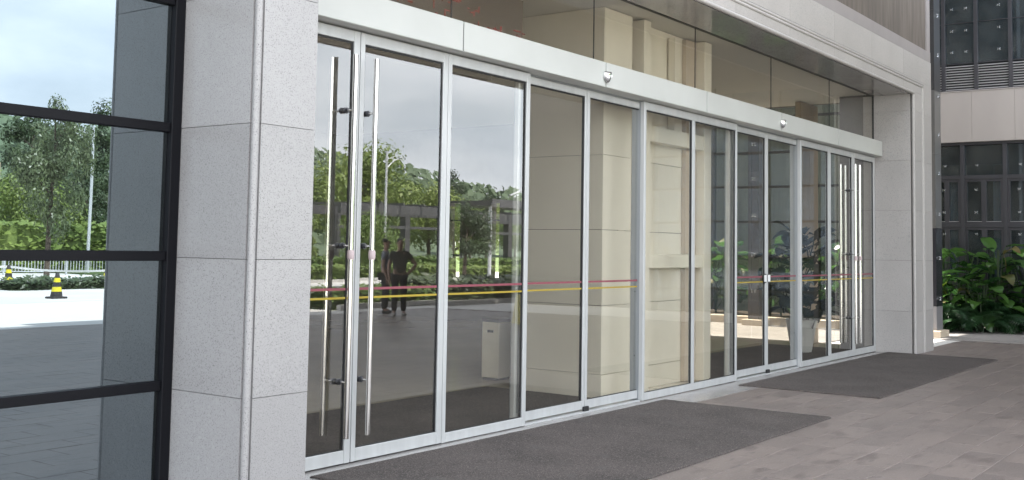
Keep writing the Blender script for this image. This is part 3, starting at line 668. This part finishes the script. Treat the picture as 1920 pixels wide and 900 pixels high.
# stone band
ys = [Y1, .34, -.58, -1.5, YS]
for a, b_ in zip(ys[:-1], ys[1:]): box('stone_band_panel', (WX-.12, WX+.2, b_+.002, a-.002, 4.225, 5.395), M['wingpanel'], wg)
box('band_coping', (WX-.135, WX+.2, YS, Y1, 5.396, 5.42), M['trim'], wg)
box('band_shadow_gap', (WX-.03, WX+.2, YS, Y1, 4.16, 4.224), M['frame'], wg)
rowz = [(0.0, 2.25), (2.34, 3.36), (3.46, 4.155)]
for y in low[1:-1]:
    box('mullion', (WX-.06, WX+.12, y-.045, y+.045, 0, 4.155), M['frame'], wg, c=.004)
for (z0, z1) in ((2.255, 2.335), (3.365, 3.455)): 
    for a, b_ in zip(low[:-1], low[1:]): box('transom', (WX-.045, WX+.12, b_+.047, a-.047, z0, z1), M['frame'], wg, c=.004)
for a, b_ in zip(low[:-1], low[1:]):
    if a-b_ < .25: continue
    ya, yb = b_+.047, a-.047; ym = (ya+yb)/2
    box('window_pane', (WX+.03, WX+.04, ya, yb, 3.458, 4.153), M['wing_glass'], wg)
    cs = ((ya, ym), (ym, yb)) if a-b_ > .6 else ((ya, yb),)
    for (z0, z1) in ((2.338, 3.363), (1.0, 2.252)):
        for (p, q) in cs:
            f = MB(); t = .055
            f.box(WX-.03, WX+.06, p, p+t, z0, z1).box(WX-.03, WX+.06, q-t, q, z0, z1).box(WX-.028, WX+.06, p+t, q-t, z1-t, z1).box(WX-.028, WX+.06, p+t, q-t, z0, z0+t)
            c_ = f.build('casement', M['frame'], wg)
            MB().box(WX+.01, WX+.02, p+t+.001, q-t-.001, z0+t+.001, z1-t-.001).build('pane', M['wing_glass'], c_)
            MB().box(WX-.034, WX-.029, p+t-.01, q-t+.01, z0+t-.006, z0+t+.004).build('drip_bead', M['louvre'], c_)
    box('sill_panel', (WX-.02, WX+.1, ya, yb, 0, .998), M['frame'], wg)
    for (z, yy) in ((3.68, .30), (3.12, .27), (2.60, .27), (2.10, .27)):
        inst('spider_fitting', SPM, wg, (WX-.035, a-.045-yy*.92, z), (0, 0, 0), (.38, .38, .38))
upy = [Y1, .97, .25, -.49, -1.23, -1.97, YS]
for y in upy[1:-1]: box('mullion', (WX-.07, WX+.12, y-.04, y+.04, 5.425, 11.5), M['frame'], wg, c=.004)
for a, b_ in zip(upy[:-1], upy[1:]):
    ya, yb = b_+.042, a-.042
    if yb-ya < .1: yb = ya+.1
    for k in range(10):
        z = 5.45+k*.06; s = MB(); s.add([(WX-.03, ya, z), (WX-.03, yb, z), (WX+.04, yb, z+.02), (WX+.04, ya, z+.02), (WX-.03, ya, z+.018), (WX-.03, yb, z+.018), (WX+.04, yb, z+.038), (WX+.04, ya, z+.038)], [(3,2,1,0),(4,5,6,7),(0,1,5,4),(1,2,6,5),(2,3,7,6),(3,0,4,7)])
        s.build('louvre_slat', M['louvre'], wg)
    box('louvre_back', (WX+.06, WX+.08, ya, yb, 5.43, 6.06), M['gasket'], wg)
    for z0, z1 in ((6.08, 7.02), (7.04, 8.02), (8.04, 9.4), (9.42, 11.5)):
        box('window_pane', (WX, WX+.01, ya, yb, z0, z1), M['wing_glass'], wg); box('transom', (WX-.02, WX+.03, ya, yb, z0-.019, z0-.001), M['frame'], wg)
    for z in (7.36, 6.84, 6.34): inst('spider_fitting', SPM, wg, (WX-.035, a-.50, z), (0, 0, 0), (.38, .38, .38))
# outer part of the wing: full height glass grid
gy = [YS-.001-k*1.15 for k in range(6)]
for y in gy: box('mullion', (WX-.08, WX+.12, y-.12, y-.0, 0, 11.5), M['clad_mauve'], wg)
gz = [0, .62, 1.50, 2.39, 3.29, 4.18, 5.08, 6.0, 7.0, 8.0, 9.4, 11.5]
for a, b_ in zip(gy[:-1], gy[1:]):
    for z0, z1 in zip(gz[:-1], gz[1:]):
        box('window_pane', (WX, WX+.01, b_+.002, a-.122, z0+.03, z1-.03), M['wing_glass'], wg)
        box('transom', (WX-.05, WX+.08, b_+.002, a-.122, z1-.028, z1+.028), M['frame'], wg)
hy = [Y1+.36+k*1.32 for k in range(10)]
for y in hy: box('mullion', (WX-.08, WX+.12, y-.09, y, 0, 11.5), M['clad_mauve'], wg)
for a, b_ in zip(hy[:-1], hy[1:]):
    for z0, z1 in zip(gz[:-1], gz[1:]):
        box('window_pane', (WX, WX+.01, a+.002, b_-.092, z0+.03, z1-.03), M['wing_glass_b'], wg)
        box('transom', (WX-.05, WX+.08, a+.002, b_-.092, z1-.028, z1+.028), M['frame'], wg)
box('blind', (WX+.25, WX+.28, Y1+.28, 13.1, 0, 11.5), M['blind'], wg)
box('interior', (WX+.9, WX+1.0, YS, Y1+.01, 0, 11.5), M['roomwall'], wg); box('blind', (WX+.25, WX+.28, YE+.01, YS-.01, 0, 11.5), M['curtain'], wg)
box('interior_floor', (WX+.13, WX+.9, YS, Y1, 3.37, 3.45), M['dim'], wg); box('interior_floor', (WX+.13, WX+.9, YS, Y1, 5.43, 6.05), M['dim'], wg)
box('roof', (WX, WX+9, YE-.3, 13.3, 11.5, 11.8), M['trim'], wg); box('end_wall', (WX, WX+9, YE-.3, YE, 0, 11.5), M['taupe'], wg); box('inner_end_wall', (WX-.04, WX+9, Y1+.02, Y1+.26, 0, 11.5), M['frame'], wg)
box('north_wall', (WX, WX+9, 13.12, 13.3, 0, 11.5), M['taupe'], wg); box('rear_wall', (WX+8.7, WX+9, YE, 13.1, 0, 11.5), M['taupe'], wg)
for k, y in enumerate((.9, -.1, -1.0, -1.9)): box('curtain', (WX+.35, WX+.40, y-.22, y+.1, 1.0, 3.36), M['curtain'], wg)
box('passage_wall', (WX, WX+9, -9.38, -9.2+.1, 0, 11.5), M['clad_mauve'], wg); box('annex_wall', (WX, WX+.2, -12.9, -9.381, 0, 11.5), M['clad_mauve'], wg); box('annex_end', (WX+.201, WX+9, -12.9, -12.7, 0, 11.5), M['taupe'], wg); box('annex_roof', (WX, WX+9, -12.9, YE-.301, 11.501, 11.8), M['trim'], wg)
box('passage_lintel', (WX+.02, WX+.3, -9.1, YE-.301, 5.1, 11.5), M['clad_mauve'], wg)
# spider fitted columns standing before the wing
def column(x0, y0, lb, mats_, W_=.45, D_=.40):
    r = thing('clad_column', lb, 'column', (x0, y0, 0), 'slim clad columns in front of the wing')
    box('base', (-.12, W_+.09, -.10, D_+.10, 0, .13), M['cream'], r, c=.008)
    zs_ = [.131, .60, 2.14, 3.62, 4.88, 6.5, 9.0]
    for k in range(6): box('cladding_panel', (0, W_, 0, D_, zs_[k]+.002, zs_[k+1]-.002), mats_[k], r)
    for z in (.75, 1.55, 2.42, 3.23, 4.0, 4.78, 5.6, 6.4):
        inst('spider_fitting', SPM, r, (-.006, .12, z), (0, 0, 0), (.6, .6, .6)); inst('spider_fitting', SPM, r, (.2, -.006, z), (0, 0, PI/2), (.6, .6, .6))
column(22.30, .10, 'dark clad column on a cream base right of the granite pillar', [M['clad_pale'], M['clad_black'], M['clad_grey'], M['clad_grey'], M['clad_dark'], M['clad_dark']])
column(22.70, 3.96, 'mauve clad column on a cream base in the courtyard behind glass', [M['clad_mauve']]*6, .28, .26)

# ------------------------------------------------------------------ outdoors behind the camera (seen in the glass)
def tree_crown(n, rx, rz, zc, lf, seed, mats_, cl=14, hole=.35):
    rr = random.Random(seed); b = MB(); cs = []
    for k in range(cl):
        a = rr.uniform(0, 2*PI); u = rr.uniform(-1, 1); q = rr.uniform(.35, .95)
        s = math.sqrt(1-u*u); cs.append((Vector((rx*q*s*math.cos(a), rx*q*s*math.sin(a), zc+rz*q*u)), rr.uniform(.28, .5)*rx))
    for k in range(n):
        c, r_ = cs[rr.randrange(cl)]; d = Vector((rr.gauss(0, 1), rr.gauss(0, 1), rr.gauss(0, .8))).normalized()
        p = c+d*r_*rr.uniform(.45, 1.05); nrm = (d+Vector((rr.uniform(-.7, .7), rr.uniform(-.7, .7), rr.uniform(-.2, .9)))).normalized()
        t = nrm.cross(Vector((rr.uniform(-1, 1), rr.uniform(-1, 1), rr.uniform(-1, 1)))).normalized(); q = nrm.cross(t); s = lf*rr.uniform(.6, 1.3)
        b.add([p-t*s, p+q*s*.45, p+t*s, p-q*s*.45], [(0, 1, 2, 3)])
    return b.mesh('crown', mats_), cs
def trunk_mesh(h, r, cs, bend=.2):
    b = MB(); b.tube([(0, 0, -.1), (bend*.2, 0, h*.35), (bend*.6, .05, h*.7), (bend, 0, h)], [r*1.25, r, r*.75, r*.35], 9)
    for c, q in cs[:7]:
        z = min(h*.95, max(h*.4, c.z-.9)); b.tube([(bend*z/h, 0, z), (c.x*.5, c.y*.5, (z+c.z)/2+.1), tuple(c)], [r*.4, r*.25, r*.08], 6)
    return b.mesh('trunk', M['bark'])
TP = {}
def proto(key, n, rx, rz, zc, lf, seed, m, th, tr, cl=14):
    cm_, cs = tree_crown(n, rx, rz, zc, lf, seed, m, cl); TP[key] = (cm_, trunk_mesh(th, tr, cs))
proto('round', 9000, 2.1, 2.6, 4.3, .095, 1, M['tree'], 5.2, .15, 20)
proto('round2', 8000, 2.4, 2.3, 4.6, .11, 2, M['tree_d'], 5.2, .16, 18)
proto('broad', 7000, 3.0, 1.7, 3.6, .12, 3, M['tree_y'], 4.0, .13, 16)
proto('tall', 8000, 2.4, 4.0, 6.5, .14, 4, M['tree_d'], 8.5, .2, 22)
proto('thin', 4000, 1.3, 2.0, 3.4, .10, 5, M['tree_y'], 4.4, .07, 12)
def tree(key, x, y, lb, s=1.0, rz=0, z=0., sz=None):
    r = thing('tree', lb, 'tree', (x, y, z), 'trees across the plaza', rz); cm_, tm = TP[key]
    inst('crown', cm_, r, (0, 0, 0), (0, 0, 0), (s, s, sz or s)); inst('trunk', tm, r, (0, 0, 0), (0, 0, 0), (s, s, sz or s)); return r
tree('round', 22.15, -30.8, 'full crowned tree in the low hedge by the traffic cone', .60, .4, 0, 1.0)
tree('round', 18.9, -33.5, 'whitish leaved tree left of the one in the hedge', .7, 2, 0, .95)
tree('round2', 34.4, -21.4, 'dark slim tree before the shed roof', .50, 1)
tree('broad', 31.0, -23.5, 'spreading yellow green tree behind the two people', .5, .3)
tree('thin', 29.6, -26.0, 'thin yellow green sapling beside the pergola', .6, 2)
k = 0
WHERE = ['behind the white fence', 'above the pergola', 'on the slope', 'behind the lamp post', 'beside the shed', 'at the foot of the hill']
LOOK = {'broad': 'low spreading yellow green tree', 'tall': 'tall dark tree', 'round2': 'rounded dark tree', 'thin': 'slender pale green tree', 'round': 'full glossy leaved tree'}
rt_ = random.Random(21)
row = []
ORD = 'first second third fourth fifth sixth seventh eighth ninth tenth eleventh twelfth thirteenth'.split()
for i in range(11): row.append((('broad', 'thin', 'broad', 'round2')[i % 4], 20+i*5.0+rt_.uniform(-1, 1), -47+i*.4+rt_.uniform(-2, 2), rt_.uniform(.9, 1.1)*(.85 if i < 4 else 1.3 if i == 6 else .95), .0))
for i in range(13): row.append((('tall', 'round2', 'broad', 'tall', 'round')[i % 5], 16+i*6.0+rt_.uniform(-2, 2), -58+rt_.uniform(-3, 3), rt_.uniform(.72, .9)*(.8 if i > 6 else 1), .6))
for i in range(12): row.append((('tall', 'round2')[i % 2], 20+i*8+rt_.uniform(-3, 3), -74+rt_.uniform(-4, 4), rt_.uniform(.8, 1.1), 2.4))
for i, (key, x, y, s, z) in enumerate(row):
    rw, ix = (0, i) if i < 11 else (1, i-11) if i < 24 else (2, i-24)
    tree(key, x, y, '%s, %s from the left in the %s row' % (LOOK[key], ORD[ix], ('front', 'middle', 'rear')[rw]), s, rt_.uniform(0, 6), z)
# wooded hill
hb = MB(); nx, ny = 70, 26; rh = random.Random(5); vs = []
for j in range(ny+1):
    for i in range(nx+1):
        x = -60+i*5.4; y = -52-j*6.0; t = max(0, min(1, j/ny)); zz = -.06+(.5*j if j < 6 else 3+(j-6)*.62)*(1+.25*math.sin(x*.035+1)+.2*math.sin(x*.09)+.9*math.exp(-((x-118)/55)**2))*(1 if x > -40 else .8)
        vs.append((x+rh.uniform(-1, 1), y+rh.uniform(-1, 1), zz*(.0 if j == 0 else 1)+(rh.uniform(-.5, .8) if j > 3 else 0)))
hb.add(vs, [(j*(nx+1)+i, (j+1)*(nx+1)+i, (j+1)*(nx+1)+i+1, j*(nx+1)+i+1) for j in range(ny) for i in range(nx)], 0, False)
hb.build('hill', M['hill'], kind='structure')
wb = MB()
for k in range(15000):
    x = rh.uniform(-20, 190); j = rh.uniform(2.5, 25.5); y = -52-j*6; zz = (.5*j if j < 6 else 3+(j-6)*.62)*(1+.25*math.sin(x*.035+1)+.2*math.sin(x*.09)+.9*math.exp(-((x-118)/55)**2))
    p = Vector((x, y, zz+rh.uniform(-.3, 3.2))); nrm = Vector((rh.uniform(-1, 1), rh.uniform(.1, 1), rh.uniform(0, 1))).normalized(); t = nrm.cross(Vector((rh.uniform(-1, 1), .3, rh.uniform(-1, 1)))).normalized(); q = nrm.cross(t); s = rh.uniform(.5, 1.3)
    wb.add([p-t*s, p-q*s*.6, p+t*s, p+q*s*.6], [(0, 1, 2, 3)])
wb.build('woodland', M['hill'], kind='stuff')
# road, kerb, lawn
MB().box(-10, 75, -27.8, -20.2, -.0195, -.014).build('road', M['road'], kind='structure')
MB().box(30, 80, -58, -29.3, -.019, .04).build('lawn', M['lawn'], kind='structure')
kb2 = thing('lawn_kerb', 'pale stone kerb edging the lawn across the road', 'kerb')
for k in range(24): box('kerb_stone', (30+k*2+.01, 32+k*2-.01, -29.3, -29.1, -.02, .10), M['kerb'], kb2)
def hedge(x0, x1, y0, y1, h, lb, m='tree_y', n=2600, seed=1, lf=.07, z=0.):
    r = thing('hedge', lb, 'hedge', ((x0+x1)/2, (y0+y1)/2, z), 'clipped hedges across the plaza'); rr = random.Random(seed); b = MB(); cx, cy = (x1-x0)/2, (y1-y0)/2
    for k in range(n):
        u, v, ww_ = rr.uniform(-1, 1), rr.uniform(-1, 1), rr.random()
        f = rr.random()
        if f < .45: ww_ = 1
        elif f < .75: v = 1 if rr.random() < .75 else -1
        else: u = rr.choice((-1, 1))
        p = Vector((u*cx, v*cy, ww_*h))+Vector((rr.gauss(0, .05), rr.gauss(0, .05), rr.gauss(0, .06)+.04*math.sin(u*cx*3)))
        nrm = Vector((rr.uniform(-.7, .7), rr.uniform(-.2, .8), rr.uniform(.5, 1.4))).normalized(); t = nrm.cross(Vector((rr.uniform(-1, 1), rr.uniform(-1, 1), 1))).normalized(); q = nrm.cross(t); s = lf*rr.uniform(.6, 1.4)
        b.add([p-t*s, p-q*s*.6, p+t*s, p+q*s*.6], [(0, 1, 2, 3)])
    b.box(-cx+.06, cx-.06, -cy+.06, cy-.06, .01, h-.06); b.build('foliage', M[m], r); return r
isl = thing('traffic_island', 'kerbed planted island behind the two standing people', 'island')
for k in range(8): box('kerb_stone', (19.6+k*1.3+.008, 20.9+k*1.3-.008, -13.9, -13.75, -.02, .12), M['kerb'], isl)
hedge(19.7, 23.6, -15.2, -13.95, .42, 'low yellow green hedge on the kerbed island behind people', n=3200, seed=2)
hedge(23.7, 30.0, -16.2, -13.95, .62, 'darker bushy hedge at the island end near the bin reflection', 'tree', n=4200, seed=3, lf=.09)
hedge(31, 62, -32.6, -31.2, .55, 'long clipped hedge on the lawn across the road', n=6000, seed=4, lf=.13)
hedge(33, 66, -37.5, -35.5, .9, 'second clipped hedge further back on the lawn', n=6000, seed=5, lf=.15)
hedge(18.6, 24.0, -27.6, -26.6, .27, 'low flowering hedge around the tree trunk', 'tree', n=2600, seed=6, lf=.08)
hedge(25.2, 27.2, -24.6, -23.6, .5, 'short leafy hedge clump right of the traffic cone', 'tree', n=1600, seed=7, lf=.1)
# fence of white pickets
def fence(x0, x1, y, lb):
    r = thing('fence', lb, 'fence', (x0, y, 0), 'white railing fences'); L_ = x1-x0
    for z in (.12, .95): MB().box(0, L_, -.02, .02, z, z+.04).build('rail', M['lamp'], r)
    me = MB().box(-.012, .012, -.012, .012, .161, .949).mesh('picket', M['lamp'])
    n_ = min(190, int(L_/.15))
    for k in range(n_): inst('picket', me, r, (L_*(k+.5)/n_, 0, 0))
    for k in range(int(L_/3)+1): MB().box(k*3-.03, k*3+.03, -.035, .035, -.02, 1.1).build('post', M['lamp'], r)
hedge(12, 44, -47, -43.2, 2.3, 'overgrown green bank of tall grass behind the white railing', n=9000, seed=8, lf=.22)
fence(14, 38, -40.5, 'white picket railing along the road below the trees')
fence(40, 66, -45.5, 'distant white picket railing beyond the lawn')
# lamps and posts
def street_lamp(x, y, h, lb, arm=1.3, s=1):
    r = thing('street_lamp', lb, 'street lamp', (x, y, 0), 'street lamps')
    MB().tube([(0, 0, 0), (0, 0, h*.5), (0, 0, h)], [.085, .075, .055], 10).build('pole', M['lamp'], r)
    MB().tube([(0, 0, h*.86), (-arm*.5*s, 0, h*.93), (-arm*s, 0, h*.955)], .035, 8).build('arm', M['lamp'], r)
    MB().tube([(0, 0, h*.93), (-arm*.6*s, 0, h*.965), (-arm*s, 0, h*.955)], .025, 8).build('brace', M['lamp'], r)
    MB().cbox(-arm*s-.28, -arm*s+.05, -.09, .09, h*.955-.04, h*.955+.05, .02).build('lantern', M['lamp'], r)
street_lamp(30.89, -41.7, 7.2, 'curved arm street lamp by the white picket railing', 1.6)
street_lamp(33.0, -41.9, 5.2, 'shorter lamp column just right of the curved arm lamp', .8)
street_lamp(42.5, -33.5, 6.6, 'street lamp with a level arm over the lawn hedge', 1.2, -1)
ms = thing('mast', 'very tall thin leaning mast rising above the trees', 'mast', (36.0, -62, 0))
MB().tube([(0, 0, 0), (0, 0, 10), (.6, 0, 24)], [.16, .12, .06], 8).build('pole', M['lamp'], ms); MB().cbox(.1, 1.0, -.15, .15, 23.8, 24.05, .03).build('lamp_head', M['lamp'], ms)
wp = thing('timber_post', 'square pale timber post with a dark sleeve on the plaza', 'post', (20.55, -31.6, 0))
box('sleeve', (-.13, .13, -.13, .13, 0, 1.55), M['bplastic'], wp, c=.01); box('shaft', (-.10, .10, -.10, .10, 1.551, 4.3), M['wood'], wp, c=.01)
# cones
cp = MB(); cp.lathe([(.13, .04), (.045, .70), (.04, .72), (.0, .72)], 16)
def cone(x, y, lb):
    r = thing('traffic_cone', lb, 'traffic cone', (x, y, -.02), 'yellow and black traffic cones')
    box('base', (-.21, .21, -.21, .21, 0, .06), M['bplastic'], r, c=.01)
    zs_ = [.06, .20, .33, .46, .58, .72]; ra = lambda z: .165-.115*(z-.06)/.66
    for k in range(5): MB().lathe([(ra(zs_[k]), zs_[k]), (ra(zs_[k+1]), zs_[k+1])]+([(0, zs_[k+1])] if k == 4 else []), 16).build('band', M['yplastic' if k % 2 else 'bplastic'] if k else M['bplastic'], r)
cone(16.98, -21.68, 'yellow black traffic cone standing alone on the bright plaza')
cone(19.9, -29.3, 'yellow black cone at the left end of the hedge')
cone(21.9, -26.0, 'yellow black cone at the right end of the hedge')
cone(26.1, -33.0, 'yellow black cone further back by the railing')
bt = thing('barrier_tape', 'white barrier tape strung between the traffic cones', 'barrier tape')
for p, q in (((19.9, -29.3, .62), (21.9, -26.0, .62)), ((21.9, -26.0, .62), (30, -30, .7)), ((12, -31, .62), (19.9, -29.3, .62))):
    a, c = Vector(p), Vector(q); d = (c-a).normalized(); nn = Vector((-d.y, d.x, 0))*.004; mid = (a+c)/2-Vector((0, 0, .06)); vs = []
    for t in range(9):
        u = t/8; pt = a.lerp(c, u)-Vector((0, 0, .10*4*u*(1-u)))
        for z in (0, .07):
            for s in (-1, 1): vs.append(pt+nn*s+Vector((0, 0, z)))
    fs = []
    for t in range(8):
        i0 = t*4; fs += [(i0, i0+4, i0+6, i0+2), (i0+1, i0+3, i0+7, i0+5), (i0+2, i0+6, i0+7, i0+3), (i0, i0+1, i0+5, i0+4)]
    MB().add(vs, fs).build('tape', M['barrier'], bt)
for k, (x, y) in enumerate(((31.8, -39.5), (32.9, -39.4), (34.0, -39.3))):
    b_ = MB().tube([(x, y, -.02), (x, y, 1.15)], .10, 12).build('bollard', M['yplastic']); tag(b_, ['left', 'middle', 'right'][k]+' of three yellow bollards by the railing gate', 'bollard', 'yellow bollards')
# pergola
pg = thing('pergola', 'dark steel pergola with a long beam on the lawn edge', 'pergola', (43, -38.6, 0))
for x in (0.9, 6.8, 12.5, 18): box('post', (x-.22, x+.22, -.22, .22, -.02, 3.35), M['pergola'], pg)
for y in (-.15, 3.2): box('beam', (-2, 21, y-.12, y+.12, 3.351, 3.85), M['pergola'], pg)
for k in range(12): box('rafter', (k*1.8-1.05, k*1.8-.9, -.5, 3.6, 3.851, 3.98), M['pergola'], pg)
box('low_beam', (-2, 21, 3.0, 3.1, 2.55, 2.7), M['pergola'], pg)
# shed roof
sh = thing('parking_shed', 'dark flat roofed parking shed behind the slim tree', 'shed', (44.6, -27.2, 0))
box('roof', (-2.2, 8.5, -1.6, 1.2, 3.72, 3.98), M['carroof'], sh); box('fascia', (-2.3, 8.6, 1.201, 1.26, 3.66, 4.05), M['pergola'], sh)
for x in (-1.6, 2.6, 7.6): MB().tube([(x, .6, -.02), (x, .6, 3.74)], .09, 10).build('post', M['lamp'], sh)
for x in (-.5, 3.5): MB().tube([(x, 1.0, 4.3), (x+1.5, 1.0, 4.75)], .05, 6).build('strut', M['lamp'], sh)
# caution sign
cs_ = thing('caution_sign', 'folding yellow floor caution sign, faint in the door glass', 'floor sign', (19.3, -7.9, 0), rz=.6)
for s in (-1, 1):
    MB().add([(-.15, s*.16, 0), (.15, s*.16, 0), (.10, s*.02, .62), (-.10, s*.02, .62), (-.15, s*.185, 0), (.15, s*.185, 0), (.10, s*.04, .63), (-.10, s*.04, .63)], [(0,1,2,3),(4,5,6,7),(0,1,5,4),(1,2,6,5),(2,3,7,6),(3,0,4,7)]).build('board', M['yplastic'], cs_)
# greenery behind the lobby windows
for k, (x, y) in enumerate(((23.2, 14.6), (27.5, 16.5), (31, 18.5), (25.0, 18.5))):
    r = tree('broad', x, y, 'leafy garden tree beyond the courtyard, %s' % ['nearest the lobby', 'behind the wing corner', 'outermost', 'furthest back'][k], .9, k)
# people
def skin_mesh(name, verts, edges, rad, root, m, parent, sub=2):
    me = bpy.data.meshes.new(name); me.from_pydata(verts, edges, []); o = bpy.data.objects.new(name, me); C.objects.link(o)
    md = o.modifiers.new('skin', 'SKIN'); md.use_smooth_shade = True
    for i, v in enumerate(me.skin_vertices[0].data):
        r_ = rad[i]; v.radius = r_ if isinstance(r_, tuple) else (r_, r_); v.use_root = (i == root)
    o.modifiers.new('sub', 'SUBSURF').levels = sub; o.modifiers['sub'].render_levels = sub
    dg = bpy.context.evaluated_depsgraph_get(); em = bpy.data.meshes.new_from_object(o.evaluated_get(dg)); em.name = name
    for p_ in em.polygons: p_.use_smooth = True
    em.materials.clear(); em.materials.append(m); C.objects.unlink(o); bpy.data.objects.remove(o)
    n_ = bpy.data.objects.new(name, em); return link(n_, parent)
def person(lb, x, y, rz, shirt, shoe, hip=True, s=1.0):
    r = thing('person', lb, 'person', (x, y, 0), 'two people standing on the plaza', rz); r.scale = (s, s, s)
    V = []; E_ = []; Rr = []
    def add(p, rad, par=None):
        V.append(p); Rr.append(rad)
        if par is not None: E_.append((par, len(V)-1))
        return len(V)-1
    pel = add((0, 0, .95), (.15, .11)); wa = add((0, .005, 1.12), (.135, .10), pel); chs = add((0, .0, 1.33), (.165, .115), wa); nk0 = add((0, -.01, 1.47), (.07, .065), chs); nk = add((0, 0, 1.53), .054, nk0)
    jaw = add((0, .015, 1.585), (.058, .07), nk); hdv = add((0, .005, 1.67), (.075, .092), jaw); top = add((0, -.005, 1.735), (.055, .068), hdv)
    hands = []
    for sd in (-1, 1):
        sh_ = add((sd*.175, -.01, 1.42), .058, chs)
        if hip and sd > 0: el = add((sd*.40, -.06, 1.18), .043, sh_); wr_ = add((sd*.22, .08, 1.0), .030, el); dr = Vector((-.8, .15, -.4)).normalized()
        else: el = add((sd*.245, -.03, 1.13), .043, sh_); wr_ = add((sd*.255, .06, .88), .030, el); dr = Vector((0, .12, -1)).normalized()
        pm_ = Vector(V[wr_])+dr*.075; pl = add(tuple(pm_), (.036, .02), wr_)
        sdv = Vector((0, 1, 0)) if not (hip and sd > 0) else Vector((0, .5, .8)).normalized()
        for f in range(4):
            b0 = pm_+dr*.02+sdv*(-.028+.019*f); L_ = (.062, .074, .078, .066)[f]
            a1 = add(tuple(b0+dr*.02), .0095, pl); a2 = add(tuple(b0+dr*(.02+L_*.5)+Vector((-sd*.006, 0, 0))), .0085, a1); add(tuple(b0+dr*(.02+L_)+Vector((-sd*.018, .0, 0))), .007, a2)
        tb = add(tuple(Vector(V[wr_])+dr*.03+sdv*.035), .011, wr_); add(tuple(Vector(V[wr_])+dr*.075+sdv*.055), .009, tb)
    for sd in (-1, 1):
        hp = add((sd*.095, 0, .90), .088, pel); kn = add((sd*.105, .02, .50), .057, hp); an = add((sd*.11, -.01, .10), .040, kn); add((sd*.125, .11, .045), .034, an)
    skin_mesh('body', V, E_, Rr, 0, M['skin'], r)
    # clothing
    sv = [(0, 0, .93), (0, .005, 1.12), (0, 0, 1.33), (0, -.01, 1.455), (-.18, -.01, 1.42), (.18, -.01, 1.42), (-.222, -.025, 1.25), (.295 if hip else .222, -.04, 1.29 if hip else 1.25)]
    skin_mesh('shirt', sv, [(0, 1), (1, 2), (2, 3), (2, 4), (2, 5), (4, 6), (5, 7)], [(.172, .132), (.158, .122), (.182, .132), (.078, .072), .072, .072, .066, .066], 0, shirt, r)
    tv = [(0, 0, .97), (-.095, 0, .88), (.095, 0, .88), (-.105, .02, .50), (.105, .02, .50), (-.11, -.005, .10), (.11, -.005, .10)]
    skin_mesh('trousers', tv, [(0, 1), (0, 2), (1, 3), (2, 4), (3, 5), (4, 6)], [(.165, .125), .105, .105, .078, .078, .070, .070], 0, M['trousers'], r)
    for sd in (-1, 1): skin_mesh('shoe', [(sd*.11, -.05, .045), (sd*.118, .05, .045), (sd*.128, .16, .038)], [(0, 1), (1, 2)], [(.045, .045), (.05, .043), (.042, .033)], 0, shoe, r)
    skin_mesh('hair', [(0, -.03, 1.665), (0, -.02, 1.72), (0, .01, 1.762)], [(0, 1), (1, 2)], [(.082, .085), (.085, .09), (.055, .07)], 0, M['hair'], r)
    for sd in (-1, 1):
        MB().lathe([(0, -.009), (.008, -.004), (.009, 0), (.008, .004), (0, .009)], 8, (sd*.032, .092, 1.675)).build('eye', M['hair'], r)
        MB().lathe([(0, -.03), (.010, -.02), (.013, 0), (.010, .02), (0, .028)], 8, (sd*.082, -.005, 1.665)).build('ear', M['skin'], r)
    MB().tube([(0, .090, 1.685), (0, .112, 1.648), (0, .095, 1.64)], [.008, .014, .006], 8).build('nose', M['skin'], r)
    MB().cbox(-.022, .022, .086, .094, 1.610, 1.619, .003).build('mouth', M['hair'], r)
person('man in grey shirt standing at the shade edge, left in the glass', 19.2, -11.9, R(-35), M['shirt_g'], M['shoe_d'], hip=False)
person('man in dark shirt with hand on hip beside the grey shirted man', 18.75, -11.05, R(35), M['shirt_d'], M['shoe'], hip=True)
